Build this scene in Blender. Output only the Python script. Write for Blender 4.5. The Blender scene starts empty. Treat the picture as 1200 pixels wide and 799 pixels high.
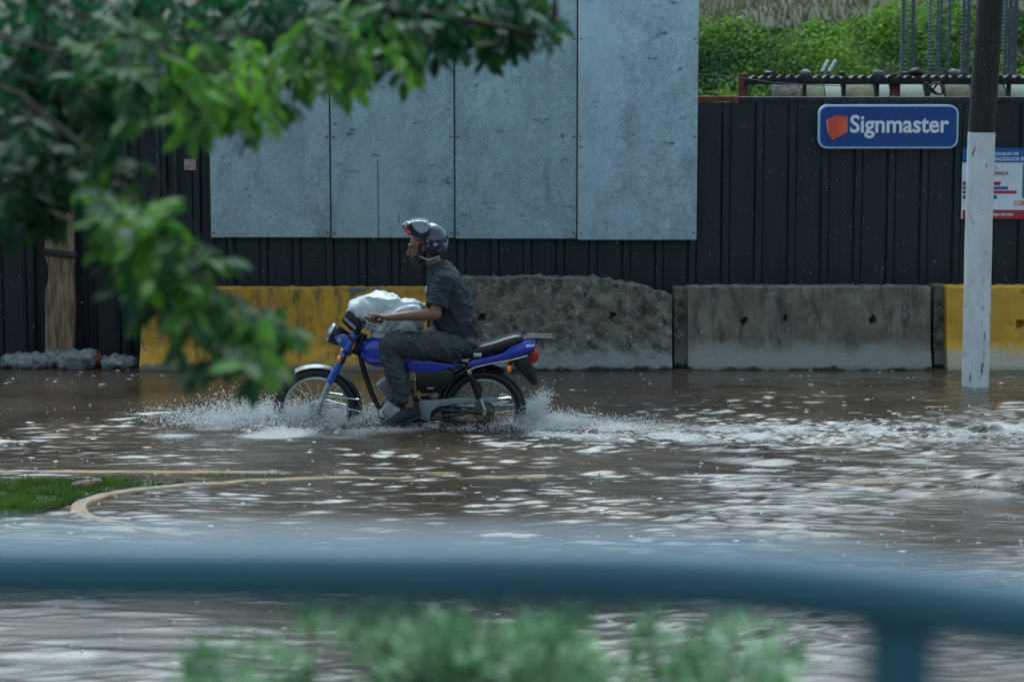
import bpy, bmesh, math, random
import numpy as np
from mathutils import Vector, Matrix, noise

random.seed(11)
RNG = np.random.default_rng(11)
C = bpy.context.scene.collection
SC = bpy.context.scene
R = math.radians

# ------------------------------------------------------------------ camera
F = 2833.0
PITCH = R(7.53)
CAM = Vector((0, 0, 3.15))
FW = Vector((0, math.cos(PITCH), -math.sin(PITCH)))
UP = Vector((0, math.sin(PITCH), math.cos(PITCH)))
cam_data = bpy.data.cameras.new('camera')
cam = bpy.data.objects.new('camera', cam_data); C.objects.link(cam)
cam.location = CAM; cam.rotation_euler = (math.pi / 2 - PITCH, 0, 0)
cam_data.sensor_width = 36; cam_data.lens = 85; cam_data.clip_end = 600; cam_data.clip_start = 0.05
cam_data.dof.use_dof = True; cam_data.dof.focus_distance = 18.9; cam_data.dof.aperture_fstop = 2.15
SC.camera = cam

def ray(px, py):
    return FW + Vector((1, 0, 0)) * ((px - 600) / F) + UP * ((399.5 - py) / F)
def at(px, py, Y):
    d = ray(px, py); return CAM + d * (Y / d.y)
def on_z(px, py, z=0.0):
    d = ray(px, py); return CAM + d * ((z - CAM.z) / d.z)
YB = 18.70
def B(px, py, dy=0.0):
    return at(px, py, YB + dy)
def BX(px, py, dy=0.0):
    """bike outline read on the centre plane, then moved sideways by a real distance"""
    p = at(px, py, YB); p.y += dy; return p

# ------------------------------------------------------------------ materials
def mat(name, col, rough=0.6, metal=0.0, var=0.0, vscale=8.0, col2=None, bump=0.0, bscale=40.0,
        spec=0.5, coat=0.0, ramp=(0.35, 0.65), detail=6.0, stretch=(1, 1, 1), rvar=0.0, bdist=0.01):
    m = bpy.data.materials.new(name); m.use_nodes = True
    nt = m.node_tree; p = nt.nodes['Principled BSDF']
    p.inputs['Base Color'].default_value = (*col, 1)
    p.inputs['Roughness'].default_value = rough
    p.inputs['Metallic'].default_value = metal
    p.inputs['Specular IOR Level'].default_value = spec
    p.inputs['Coat Weight'].default_value = coat
    tc = nt.nodes.new('ShaderNodeTexCoord')
    mp = nt.nodes.new('ShaderNodeMapping'); mp.inputs['Scale'].default_value = stretch
    nt.links.new(tc.outputs['Object'], mp.inputs['Vector'])
    if var > 0 or col2:
        n = nt.nodes.new('ShaderNodeTexNoise'); n.inputs['Scale'].default_value = vscale
        n.inputs['Detail'].default_value = detail; n.inputs['Roughness'].default_value = 0.65
        nt.links.new(mp.outputs[0], n.inputs['Vector'])
        r = nt.nodes.new('ShaderNodeValToRGB')
        r.color_ramp.elements[0].position = ramp[0]; r.color_ramp.elements[1].position = ramp[1]
        c2 = col2 if col2 else tuple(min(1, c * (1 + var)) for c in col)
        c1 = col if col2 else tuple(c * (1 - var) for c in col)
        r.color_ramp.elements[0].color = (*c1, 1); r.color_ramp.elements[1].color = (*c2, 1)
        nt.links.new(n.outputs['Fac'], r.inputs['Fac'])
        nt.links.new(r.outputs['Color'], p.inputs['Base Color'])
        if rvar:
            ma = nt.nodes.new('ShaderNodeMapRange')
            ma.inputs['To Min'].default_value = max(0.02, rough - rvar); ma.inputs['To Max'].default_value = min(1, rough + rvar)
            nt.links.new(n.outputs['Fac'], ma.inputs['Value']); nt.links.new(ma.outputs[0], p.inputs['Roughness'])
    if bump > 0:
        n2 = nt.nodes.new('ShaderNodeTexNoise'); n2.inputs['Scale'].default_value = bscale; n2.inputs['Detail'].default_value = 5
        nt.links.new(mp.outputs[0], n2.inputs['Vector'])
        b = nt.nodes.new('ShaderNodeBump'); b.inputs['Strength'].default_value = bump; b.inputs['Distance'].default_value = bdist
        nt.links.new(n2.outputs['Fac'], b.inputs['Height']); nt.links.new(b.outputs[0], p.inputs['Normal'])
    return m

def add_patches(m, col, scale=3.0, lo=0.55, hi=0.6, stretch=(1, 1, 1), seed=0.0, detail=8.0, rough=None):
    """mix a second colour in hard-edged noise patches (stains, chipped paint, painted-in highlights) over what the material has"""
    nt = m.node_tree; p = nt.nodes['Principled BSDF']
    src = p.inputs['Base Color'].links[0].from_socket if p.inputs['Base Color'].links else None
    tc = nt.nodes.new('ShaderNodeTexCoord'); mp = nt.nodes.new('ShaderNodeMapping')
    mp.inputs['Scale'].default_value = stretch; mp.inputs['Location'].default_value = (seed, seed * 1.7, seed * .6)
    n = nt.nodes.new('ShaderNodeTexNoise'); n.inputs['Scale'].default_value = scale; n.inputs['Detail'].default_value = detail
    n.inputs['Roughness'].default_value = 0.68
    nt.links.new(tc.outputs['Object'], mp.inputs['Vector']); nt.links.new(mp.outputs[0], n.inputs['Vector'])
    mr = nt.nodes.new('ShaderNodeMapRange'); mr.inputs['From Min'].default_value = lo; mr.inputs['From Max'].default_value = hi
    nt.links.new(n.outputs['Fac'], mr.inputs['Value'])
    mx = nt.nodes.new('ShaderNodeMix'); mx.data_type = 'RGBA'
    nt.links.new(mr.outputs[0], mx.inputs['Factor'])
    if src: nt.links.new(src, mx.inputs['A'])
    else: mx.inputs['A'].default_value = p.inputs['Base Color'].default_value
    mx.inputs['B'].default_value = (*col, 1)
    nt.links.new(mx.outputs['Result'], p.inputs['Base Color'])
    return m

def band_patches(m, col, z0, z1, lo=0.4, hi=0.6, scale=6.0):
    """a colour band (stains, painted-in light) between two heights of the object, ragged by noise"""
    nt = m.node_tree; p = nt.nodes['Principled BSDF']
    src = p.inputs['Base Color'].links[0].from_socket
    g = nt.nodes.new('ShaderNodeNewGeometry'); sp = nt.nodes.new('ShaderNodeSeparateXYZ')
    nt.links.new(g.outputs['Position'], sp.inputs[0])
    n = nt.nodes.new('ShaderNodeTexNoise'); n.inputs['Scale'].default_value = scale; n.inputs['Detail'].default_value = 7
    nt.links.new(g.outputs['Position'], n.inputs['Vector'])
    mr = nt.nodes.new('ShaderNodeMapRange'); mr.inputs['From Min'].default_value = z1; mr.inputs['From Max'].default_value = z0
    nt.links.new(sp.outputs['Z'], mr.inputs['Value'])
    ad = nt.nodes.new('ShaderNodeMath'); ad.operation = 'MULTIPLY_ADD'
    nt.links.new(n.outputs['Fac'], ad.inputs[0]); ad.inputs[1].default_value = 1.2
    sb = nt.nodes.new('ShaderNodeMath'); sb.operation = 'SUBTRACT'; nt.links.new(mr.outputs[0], sb.inputs[0]); sb.inputs[1].default_value = 0.6
    nt.links.new(sb.outputs[0], ad.inputs[2])
    m2 = nt.nodes.new('ShaderNodeMapRange'); m2.inputs['From Min'].default_value = lo; m2.inputs['From Max'].default_value = hi
    nt.links.new(ad.outputs[0], m2.inputs['Value'])
    mx = nt.nodes.new('ShaderNodeMix'); mx.data_type = 'RGBA'
    nt.links.new(m2.outputs[0], mx.inputs['Factor']); nt.links.new(src, mx.inputs['A']); mx.inputs['B'].default_value = (*col, 1)
    nt.links.new(mx.outputs['Result'], p.inputs['Base Color'])
    return m

def leaf_mat(name, c1, c2, trans=0.35, rough=0.42, scale=3.0):
    m = bpy.data.materials.new(name); m.use_nodes = True; nt = m.node_tree
    p = nt.nodes['Principled BSDF']; out = nt.nodes['Material Output']
    tc = nt.nodes.new('ShaderNodeTexCoord')
    n = nt.nodes.new('ShaderNodeTexNoise'); n.inputs['Scale'].default_value = scale; n.inputs['Detail'].default_value = 3
    nt.links.new(tc.outputs['Object'], n.inputs['Vector'])
    at_ = nt.nodes.new('ShaderNodeAttribute'); at_.attribute_name = 'tone'
    ad = nt.nodes.new('ShaderNodeMath'); ad.operation = 'ADD'; nt.links.new(n.outputs['Fac'], ad.inputs[0]); nt.links.new(at_.outputs['Fac'], ad.inputs[1])
    r = nt.nodes.new('ShaderNodeValToRGB'); r.color_ramp.elements[0].position = .45; r.color_ramp.elements[1].position = 1.15
    r.color_ramp.elements[0].color = (*c1, 1); r.color_ramp.elements[1].color = (*c2, 1)
    nt.links.new(ad.outputs[0], r.inputs['Fac']); nt.links.new(r.outputs['Color'], p.inputs['Base Color'])
    p.inputs['Roughness'].default_value = rough
    t = nt.nodes.new('ShaderNodeBsdfTranslucent'); nt.links.new(r.outputs['Color'], t.inputs['Color'])
    mx = nt.nodes.new('ShaderNodeMixShader'); mx.inputs['Fac'].default_value = trans
    nt.links.new(p.outputs[0], mx.inputs[1]); nt.links.new(t.outputs[0], mx.inputs[2]); nt.links.new(mx.outputs[0], out.inputs['Surface'])
    return m

M = {}
M['fence'] = mat('fence_paint', (0.007, 0.016, 0.021), .48, 0.0, var=.35, vscale=2.5, stretch=(6, 1, .5), bump=.15, bscale=30, rvar=.12)
add_patches(M['fence'], (0.032, 0.052, 0.062), scale=4, lo=.58, hi=.8, stretch=(9, 1, .35), seed=3)  # upright streaks, raised in tone to paint highlights on the ribs
M['gate'] = mat('gate_paint', (0.008, 0.012, 0.016), .5, 0, var=.3, vscale=3, stretch=(5, 1, .5))
M['rust'] = mat('rusty_steel', (0.16, 0.045, 0.03), .8, .2, var=.5, vscale=14, bump=.3)
M['dark_steel'] = mat('dark_weathered_steel', (0.03, 0.03, 0.032), .6, .4, var=.5, vscale=12, bump=.3)
M['wood'] = mat('weathered_wood', (0.30, 0.20, 0.12), .85, 0, col2=(0.10, 0.065, 0.04), vscale=5, stretch=(9, 9, .8), bump=.5, bscale=20, ramp=(.4, .62))
M['conc_dark'] = mat('old_rough_concrete', (0.080, 0.072, 0.054), .9, 0, col2=(0.25, 0.23, 0.185), vscale=9, bump=.9, bscale=45, ramp=(.38, .68), detail=10, bdist=.02)
add_patches(M['conc_dark'], (0.33, 0.33, 0.31), scale=9, lo=.58, hi=.66, seed=5)
add_patches(M['conc_dark'], (0.022, 0.021, 0.017), scale=10, lo=.52, hi=.66, seed=9)
band_patches(M['conc_dark'], (0.22, 0.24, 0.235), 0.05, 0.42, lo=.55, hi=.95)  # pale foot: light caught by the sloping base, put into the colour
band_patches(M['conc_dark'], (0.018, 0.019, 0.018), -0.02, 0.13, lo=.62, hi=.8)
M['conc_grey'] = mat('grey_cast_concrete', (0.115, 0.104, 0.080), .85, 0, col2=(0.215, 0.198, 0.158), vscale=5, bump=.5, bscale=60, detail=9)
add_patches(M['conc_grey'], (0.055, 0.052, 0.047), scale=2.2, lo=.55, hi=.72, stretch=(1.5, 1, .6), seed=2)
add_patches(M['conc_grey'], (0.05, 0.047, 0.04), scale=5, lo=.50, hi=.66, stretch=(2.2, 1, .45), seed=31)
add_patches(M['conc_grey'], (0.30, 0.30, 0.27), scale=14, lo=.64, hi=.70, seed=37)
add_patches(M['conc_grey'], (0.16, 0.115, 0.07), scale=3.0, lo=.60, hi=.72, stretch=(1.5, 1, .6), seed=12)
band_patches(M['conc_grey'], (0.22, 0.228, 0.21), 0.1, 0.34, lo=.45, hi=.80)  # paler lower slope, painted as if catching the light
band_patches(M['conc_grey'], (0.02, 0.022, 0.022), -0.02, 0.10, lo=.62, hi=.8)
M['yellow'] = mat('yellow_painted_concrete', (0.55, 0.30, 0.018), .7, 0, col2=(0.36, 0.18, 0.014), vscale=4, bump=.4, bscale=50, ramp=(.4, .66), detail=9)
add_patches(M['yellow'], (0.12, 0.075, 0.025), scale=4.5, lo=.50, hi=.68, stretch=(2.4, 1, .6), seed=4)
add_patches(M['yellow'], (0.12, 0.115, 0.10), scale=3.0, lo=.59, hi=.62, seed=8)
add_patches(M['yellow'], (0.05, 0.04, 0.02), scale=9, lo=.58, hi=.70, stretch=(2.5, 1, .3), seed=18)
band_patches(M['yellow'], (0.16, 0.14, 0.10), 0.0, 0.20, lo=.6, hi=.8, scale=9)
M['yellow_b'] = mat('worn_yellow_painted_concrete', (0.62, 0.35, 0.03), .7, 0, col2=(0.50, 0.27, 0.03), vscale=5, bump=.4, bscale=50, detail=9)
band_patches(M['yellow_b'], (0.42, 0.37, 0.27), 0.1, 0.36, lo=.6, hi=.75, scale=9)
add_patches(M['yellow_b'], (0.09, 0.08, 0.06), scale=7, lo=.63, hi=.67, seed=8)
M['guard_dull'] = mat('dull_mudguard_metal', (0.14, 0.155, 0.165), .42, .8, var=.3, vscale=14, bump=.15)
M['white_paint'] = mat('chipped_white_paint', (0.74, 0.77, 0.78), .65, 0, col2=(0.56, 0.60, 0.62), vscale=7, stretch=(1, 1, .4), bump=.3, bscale=50)
add_patches(M['white_paint'], (0.10, 0.085, 0.06), scale=9, lo=.60, hi=.66, stretch=(1.5, 1.5, .5), seed=5)
M['pole'] = mat('tarred_dark_pole', (0.012, 0.010, 0.009), .8, 0, col2=(0.035, 0.03, 0.027), vscale=9, stretch=(3, 3, .5), bump=.5, bscale=30)
M['sign_blue'] = mat('sign_blue', (0.008, 0.065, 0.27), .35, 0, var=.08, vscale=3)
M['sign_pale'] = mat('sign_pale_blue', (0.50, 0.68, 0.88), .4)
M['sign_text'] = mat('sign_white', (0.78, 0.88, 0.95), .4)
M['sign_red'] = mat('sign_red', (0.75, 0.09, 0.045), .4, var=.15, vscale=20)
M['sign_red_dark'] = mat('sign_deep_red', (0.45, 0.05, 0.03), .4)
M['banner'] = mat('banner_vinyl', (0.70, 0.78, 0.84), .45, var=.06, vscale=4)
M['banner_blue'] = mat('banner_blue', (0.01, 0.10, 0.36), .45)
M['banner_red'] = mat('banner_red', (0.38, 0.03, 0.05), .45)
M['banner_orange'] = mat('banner_orange', (0.55, 0.22, 0.08), .45)
M['banner_teal'] = mat('banner_teal', (0.03, 0.20, 0.30), .45)
M['banner_text'] = mat('banner_text_red', (0.30, 0.03, 0.06), .5)
M['bag_sand'] = mat('wet_sandbag_cloth', (0.07, 0.085, 0.085), .8, 0, col2=(0.20, 0.22, 0.22), vscale=10, bump=.5, bscale=60)
def sheet_mat(name, c1, c2):
    m = mat(name, c1, .45, 0, col2=c2, vscale=6, stretch=(1, 1, 2)); nt = m.node_tree; p = nt.nodes['Principled BSDF']
    t = nt.nodes.new('ShaderNodeBsdfTranslucent'); nt.links.new(p.inputs['Base Color'].links[0].from_socket, t.inputs['Color'])
    x = nt.nodes.new('ShaderNodeMixShader'); x.inputs['Fac'].default_value = .6
    nt.links.new(p.outputs[0], x.inputs[1]); nt.links.new(t.outputs[0], x.inputs[2]); nt.links.new(x.outputs[0], nt.nodes['Material Output'].inputs['Surface']); return m
M['poly'] = sheet_mat('mossy_translucent_sheet', (0.55, 0.62, 0.45), (0.20, 0.24, 0.10))
M['poly_b'] = sheet_mat('pale_translucent_sheet', (0.85, 0.92, 0.86), (0.66, 0.76, 0.66))
M['rebar'] = mat('grey_rebar', (0.10, 0.12, 0.145), .5, .5, var=.3, vscale=20)
M['tyre'] = mat('tyre_rubber', (0.012, 0.012, 0.014), .5, 0, var=.3, vscale=20, bump=.2, bscale=100)
M['black'] = mat('black_plastic', (0.010, 0.011, 0.013), .38, 0, var=.2, vscale=12)
M['frame'] = mat('black_frame_paint', (0.010, 0.010, 0.012), .35, 0, var=.3, vscale=10)
M['blue'] = mat('glossy_blue_paint', (0.010, 0.035, 0.42), .22, 0, var=.12, vscale=6, coat=.6)
M['blue_fork'] = mat('blue_fork_cover_paint', (0.015, 0.09, 0.42), .28, 0, var=.12, vscale=6, coat=.5)
M['chrome'] = mat('dull_chrome', (0.55, 0.58, 0.60), .25, .95, var=.15, vscale=12)
M['alu'] = mat('cast_aluminium', (0.33, 0.37, 0.39), .5, .55, var=.3, vscale=18, bump=.2)
M['guard'] = mat('grey_chain_guard_paint', (0.20, 0.255, 0.265), .5, .1, var=.2, vscale=12)
M['engine'] = mat('greasy_engine_metal', (0.06, 0.058, 0.055), .5, .5, var=.6, vscale=25, bump=.4)
M['engine_tan'] = mat('muddy_engine_metal', (0.22, 0.17, 0.11), .6, .3, var=.5, vscale=25)
M['amber'] = mat('amber_lens', (0.85, 0.22, 0.01), .2)
M['red_lens'] = mat('red_lens', (0.42, 0.01, 0.015), .2, coat=.5)
M['lens'] = mat('headlamp_glass', (0.45, 0.5, 0.5), .1, .6)
M['seat'] = mat('black_vinyl_seat', (0.010, 0.012, 0.016), .36, 0, var=.2, vscale=15, bump=.15, bscale=60)
M['bag'] = mat('white_plastic_bag', (0.60, 0.66, 0.68), .35, 0, col2=(0.46, 0.53, 0.56), vscale=7, bump=.12, bscale=30)
M['skin'] = mat('brown_skin', (0.20, 0.098, 0.065), .5, 0, var=.15, vscale=18)
M['beard'] = mat('black_hair', (0.008, 0.007, 0.007), .6, 0, bump=.5, bscale=200)
M['shirt'] = mat('washed_black_cotton', (0.018, 0.028, 0.039), .85, 0, var=.3, vscale=9, bump=.25, bscale=300)
M['jeans'] = mat('charcoal_denim', (0.032, 0.042, 0.048), .8, 0, col2=(0.062, 0.078, 0.085), vscale=7, stretch=(1, 1, .5), bump=.25, bscale=200, ramp=(.42, .7))
M['belt'] = mat('grey_waistband', (0.16, 0.18, 0.18), .8, 0, col2=(.04, .05, .05), vscale=60)
M['shoe'] = mat('black_shoe_cloth', (0.012, 0.015, 0.020), .75, 0, var=.4, vscale=30)
M['sole'] = mat('dark_rubber_sole', (0.05, 0.052, 0.055), .7)
M['helmet'] = mat('navy_helmet_gloss', (0.010, 0.022, 0.05), .15, 0, coat=1.0)
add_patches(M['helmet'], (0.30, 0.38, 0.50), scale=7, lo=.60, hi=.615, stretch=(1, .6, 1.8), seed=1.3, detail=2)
M['helmet_white'] = mat('white_helmet_gloss', (0.34, 0.39, 0.43), .2, 0, coat=.8, col2=(0.20, 0.26, 0.34), vscale=9, ramp=(.5, .6))
M['helmet_navy'] = mat('dark_navy_helmet_gloss', (0.010, 0.022, 0.05), .15, 0, coat=1.0)
M['rail'] = mat('slate_blue_rail_paint', (0.030, 0.112, 0.165), .38, 0, var=.06, vscale=6)
M['ground'] = mat('wet_asphalt', (0.05, 0.048, 0.045), .7, 0, var=.3, vscale=4, bump=.3)
M['earth'] = mat('bank_earth', (0.06, 0.05, 0.035), .95, 0, col2=(0.04, 0.06, 0.02), vscale=6, bump=.5)
M['hill'] = mat('overgrown_hillside', (0.030, 0.045, 0.018), .95, 0, col2=(0.065, 0.06, 0.038), vscale=.8, bump=.6, bscale=8, detail=9)
M['kerb'] = mat('faded_yellow_kerb_paint', (0.20, 0.10, 0.010), .6, 0, col2=(0.15, 0.12, 0.075), vscale=6, bump=.4, bscale=50, ramp=(.42, .62))
add_patches(M['kerb'], (0.05, 0.04, 0.025), scale=9, lo=.50, hi=.62, seed=3)
M['bark'] = mat('tree_bark', (0.05, 0.038, 0.03), .9, 0, var=.4, vscale=12, bump=.7, bscale=25)
M['leaf'] = leaf_mat('tree_leaf', (0.008, 0.070, 0.024), (0.21, 0.50, 0.03), .45, .58)  # darkest green paints shade inside the crown, brightest paints leaf highlights
M['creeper'] = leaf_mat('creeper_leaf', (0.018, 0.065, 0.010), (0.17, 0.33, 0.035), .4, .9, scale=.9)
M['shrub'] = leaf_mat('shrub_leaf', (0.12, 0.26, 0.12), (0.58, 0.78, 0.52), .45, .6, scale=6)
M['grass'] = leaf_mat('grass_blade', (0.04, 0.10, 0.012), (0.14, 0.23, 0.03), .3, .6, scale=6)
M['drygrass'] = leaf_mat('dry_grass_blade', (0.09, 0.10, 0.04), (0.20, 0.18, 0.09), .3, .7, scale=3)
M['rock'] = mat('brown_stone', (0.16, 0.10, 0.07), .85, 0, var=.4, vscale=14, bump=.6)

def galv(name, base, seed):
    m = mat(name, base, .5, .25, col2=tuple(c * 1.28 for c in base), vscale=2.4, bump=.05, bscale=80, detail=4)
    nt = m.node_tree; p = nt.nodes['Principled BSDF']; src = p.inputs['Base Color'].links[0].from_socket
    tc = nt.nodes.new('ShaderNodeTexCoord')
    v = nt.nodes.new('ShaderNodeTexVoronoi'); v.inputs['Scale'].default_value = 42; v.inputs['Randomness'].default_value = 1
    nt.links.new(tc.outputs['Object'], v.inputs['Vector'])
    bw = nt.nodes.new('ShaderNodeSeparateXYZ'); nt.links.new(v.outputs['Color'], bw.inputs[0])
    mr = nt.nodes.new('ShaderNodeMapRange'); mr.inputs['To Min'].default_value = .84; mr.inputs['To Max'].default_value = 1.14
    nt.links.new(bw.outputs[0], mr.inputs['Value'])
    mx = nt.nodes.new('ShaderNodeVectorMath'); mx.operation = 'SCALE'
    nt.links.new(src, mx.inputs[0]); nt.links.new(mr.outputs[0], mx.inputs['Scale'])
    nt.links.new(mx.outputs[0], p.inputs['Base Color'])
    add_patches(m, (0.045, 0.085, 0.14), scale=6, lo=.61, hi=.70, stretch=(1.1, 1, 2.6), seed=seed, detail=6)
    add_patches(m, tuple(c * .55 for c in base), scale=2.3, lo=.5, hi=.85, stretch=(2.5, 1, .7), seed=seed + 4, detail=8)
    add_patches(m, tuple(min(1, c * 1.3) for c in base), scale=1.1, lo=.5, hi=.75, stretch=(1.5, 1, .5), seed=seed + 9, detail=5)
    add_patches(m, (0.10, 0.085, 0.06), scale=9, lo=.66, hi=.74, stretch=(3, 1, .25), seed=seed + 14, detail=6)
    nb_ = nt.nodes.new('ShaderNodeTexNoise'); nb_.inputs['Scale'].default_value = 1.6; nb_.inputs['Detail'].default_value = 2; nt.links.new(tc.outputs['Object'], nb_.inputs['Vector'])
    bb_ = nt.nodes.new('ShaderNodeBump'); bb_.inputs['Strength'].default_value = .5; bb_.inputs['Distance'].default_value = .03; nt.links.new(nb_.outputs['Fac'], bb_.inputs['Height'])
    old = p.inputs['Normal'].links[0].from_node; nt.links.new(bb_.outputs[0], old.inputs['Normal'])
    return m

# ------------------------------------------------------------------ mesh builder
ORG = {}
class MB:
    def __init__(s): s.v = []; s.f = []; s.tone = None
    def add(s, vs, fs):
        o = len(s.v); s.v.extend([tuple(v) for v in vs]); s.f.extend([tuple(i + o for i in f) for f in fs]); return s
    def box(s, c, size, rot=None):
        hx, hy, hz = size[0] / 2, size[1] / 2, size[2] / 2
        vs = [Vector((x, y, z)) for x in (-hx, hx) for y in (-hy, hy) for z in (-hz, hz)]
        if rot is not None: vs = [rot @ v for v in vs]
        c = Vector(c); vs = [v + c for v in vs]
        return s.add(vs, [(0, 1, 3, 2), (4, 6, 7, 5), (0, 4, 5, 1), (2, 3, 7, 6), (0, 2, 6, 4), (1, 5, 7, 3)])
    def tube(s, pts, rad, seg=12, side=(0, 1, 0), caps=True, closed=False):
        pts = [Vector(p) for p in pts]; n = len(pts)
        if not isinstance(rad, list): rad = [rad] * n
        side = Vector(side); vs = []; fs = []
        for i, p in enumerate(pts):
            a = pts[(i - 1) % n] if (i > 0 or closed) else p
            b = pts[(i + 1) % n] if (i < n - 1 or closed) else p
            t = (b - a).normalized()
            sd = side if abs(t.dot(side.normalized())) < .95 else Vector((0, 0, 1))
            bb = (sd - t * sd.dot(t)).normalized(); nn = t.cross(bb)
            r = rad[i]; r1, r2 = (r if isinstance(r, tuple) else (r, r))
            for k in range(seg):
                an = 2 * math.pi * k / seg
                vs.append(p + nn * (r1 * math.cos(an)) + bb * (r2 * math.sin(an)))
        m = n if closed else n - 1
        for i in range(m):
            for k in range(seg):
                j = (i + 1) % n
                fs.append((i * seg + k, i * seg + (k + 1) % seg, j * seg + (k + 1) % seg, j * seg + k))
        if caps and not closed:
            fs.append(tuple(range(seg - 1, -1, -1))); fs.append(tuple((n - 1) * seg + k for k in range(seg)))
        return s.add(vs, fs)
    def ell(s, c, r, rot=None, nu=20, nv=12, pw=1.0):
        vs = []; fs = []; c = Vector(c)
        def sp(x): return math.copysign(abs(x) ** pw, x)
        for i in range(1, nv):
            th = math.pi * i / nv
            for k in range(nu):
                ph = 2 * math.pi * k / nu
                v = Vector((r[0] * sp(math.sin(th)) * sp(math.cos(ph)), r[1] * sp(math.sin(th)) * sp(math.sin(ph)), r[2] * sp(math.cos(th))))
                vs.append(v)
        vs.append(Vector((0, 0, r[2]))); vs.append(Vector((0, 0, -r[2]))); T = len(vs) - 2
        for i in range(nv - 2):
            for k in range(nu):
                fs.append((i * nu + k, (i + 1) * nu + k, (i + 1) * nu + (k + 1) % nu, i * nu + (k + 1) % nu))
        for k in range(nu):
            fs.append((T, k, (k + 1) % nu)); fs.append((T + 1, (nv - 2) * nu + (k + 1) % nu, (nv - 2) * nu + k))
        if rot is not None: vs = [rot @ v for v in vs]
        return s.add([v + c for v in vs], fs)
    def prism(s, poly, y0, y1):
        """poly = list of Vectors on one XZ plane, pushed from y0 to y1"""
        n = len(poly)
        vs = [Vector((p.x, y0, p.z)) for p in poly] + [Vector((p.x, y1, p.z)) for p in poly]
        fs = [(i, (i + 1) % n, n + (i + 1) % n, n + i) for i in range(n)]
        return s.add(vs, fs + [tuple(range(n - 1, -1, -1)), tuple(range(n, 2 * n))])
    def loft(s, secs, seg=20, pw=.75):
        """secs = (centre, half height, half width) rings standing across X"""
        vs = []; fs = []; n = len(secs)
        def sp(x): return math.copysign(abs(x) ** pw, x)
        for c, hh, hw in secs:
            for k in range(seg):
                a = 2 * math.pi * k / seg
                vs.append(Vector(c) + Vector((0, hw * sp(math.cos(a)), hh * sp(math.sin(a)))))
        for i in range(n - 1):
            for k in range(seg):
                fs.append((i * seg + k, (i + 1) * seg + k, (i + 1) * seg + (k + 1) % seg, i * seg + (k + 1) % seg))
        fs.append(tuple(range(seg))); fs.append(tuple((n - 1) * seg + k for k in range(seg - 1, -1, -1)))
        return s.add(vs, fs)
    def ringarc(s, c, r, wid, thick, a0, a1, n=40, crown=0.0):
        """curved strip about the Y axis through c (mudguards)"""
        vs = []; fs = []; c = Vector(c)
        prof = [(-wid, -thick * .5 - crown), (-wid * .5, thick * .35), (0, thick * .5 + crown * .3), (wid * .5, thick * .35), (wid, -thick * .5 - crown),
                (wid * .5, -thick * .65 - crown * .3), (0, -thick * .5), (-wid * .5, -thick * .65 - crown * .3)]
        for i in range(n + 1):
            a = R(a0 + (a1 - a0) * i / n); d = Vector((math.cos(a), 0, math.sin(a)))
            for (y, h) in prof: vs.append(c + d * (r + h) + Vector((0, y, 0)))
        k = len(prof)
        for i in range(n):
            for j in range(k): fs.append((i * k + j, (i + 1) * k + j, (i + 1) * k + (j + 1) % k, i * k + (j + 1) % k))
        fs.append(tuple(range(k - 1, -1, -1))); fs.append(tuple(n * k + j for j in range(k)))
        return s.add(vs, fs)
    def torus(s, c, R0, prof, n=56, axis='y'):
        """prof = closed list of (across, outward)"""
        vs = []; fs = []; c = Vector(c); k = len(prof)
        for i in range(n):
            a = 2 * math.pi * i / n; d = Vector((math.cos(a), 0, math.sin(a)))
            for (y, h) in prof: vs.append(c + d * (R0 + h) + Vector((0, y, 0)))
        for i in range(n):
            for j in range(k):
                fs.append((i * k + j, ((i + 1) % n) * k + j, ((i + 1) % n) * k + (j + 1) % k, i * k + (j + 1) % k))
        return s.add(vs, fs)
    def build(s, name, m, parent=None, origin=None, smooth=True, angle=38, bevel=0.0, recalc=True):
        if origin is None:
            if parent is not None: 
                a = np.array(s.v); origin = Vector(a.mean(axis=0))
            else:
                a = np.array(s.v); mn = a.min(axis=0); mx_ = a.max(axis=0)
                origin = Vector(((mn[0] + mx_[0]) / 2, (mn[1] + mx_[1]) / 2, mn[2]))
        origin = Vector(origin)
        me = bpy.data.meshes.new(name)
        me.from_pydata([(v[0] - origin.x, v[1] - origin.y, v[2] - origin.z) for v in s.v], [], s.f)
        if bevel > 0 or recalc:
            bm = bmesh.new(); bm.from_mesh(me)
            if recalc: bmesh.ops.recalc_face_normals(bm, faces=bm.faces)
            if bevel > 0:
                es = [e for e in bm.edges if len(e.link_faces) == 2 and e.calc_face_angle(0) > R(30)]
                bmesh.ops.bevel(bm, geom=es, offset=bevel, segments=2, affect='EDGES', profile=.5)
            if smooth:
                for e in bm.edges:
                    e.smooth = not (len(e.link_faces) == 2 and e.calc_face_angle(0) > R(angle))
                for f in bm.faces: f.smooth = True
            bm.to_mesh(me); bm.free()
        if m: me.materials.append(m)
        if s.tone is not None:
            a = me.attributes.new('tone', 'FLOAT', 'FACE'); a.data.foreach_set('value', s.tone)
        o = bpy.data.objects.new(name, me); C.objects.link(o)
        place(o, origin, parent)
        return o

def place(o, origin, parent=None):
    ORG[o] = Vector(origin)
    if parent is not None:
        o.parent = parent; o.location = Vector(origin) - ORG[parent]
    else: o.location = origin

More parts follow.
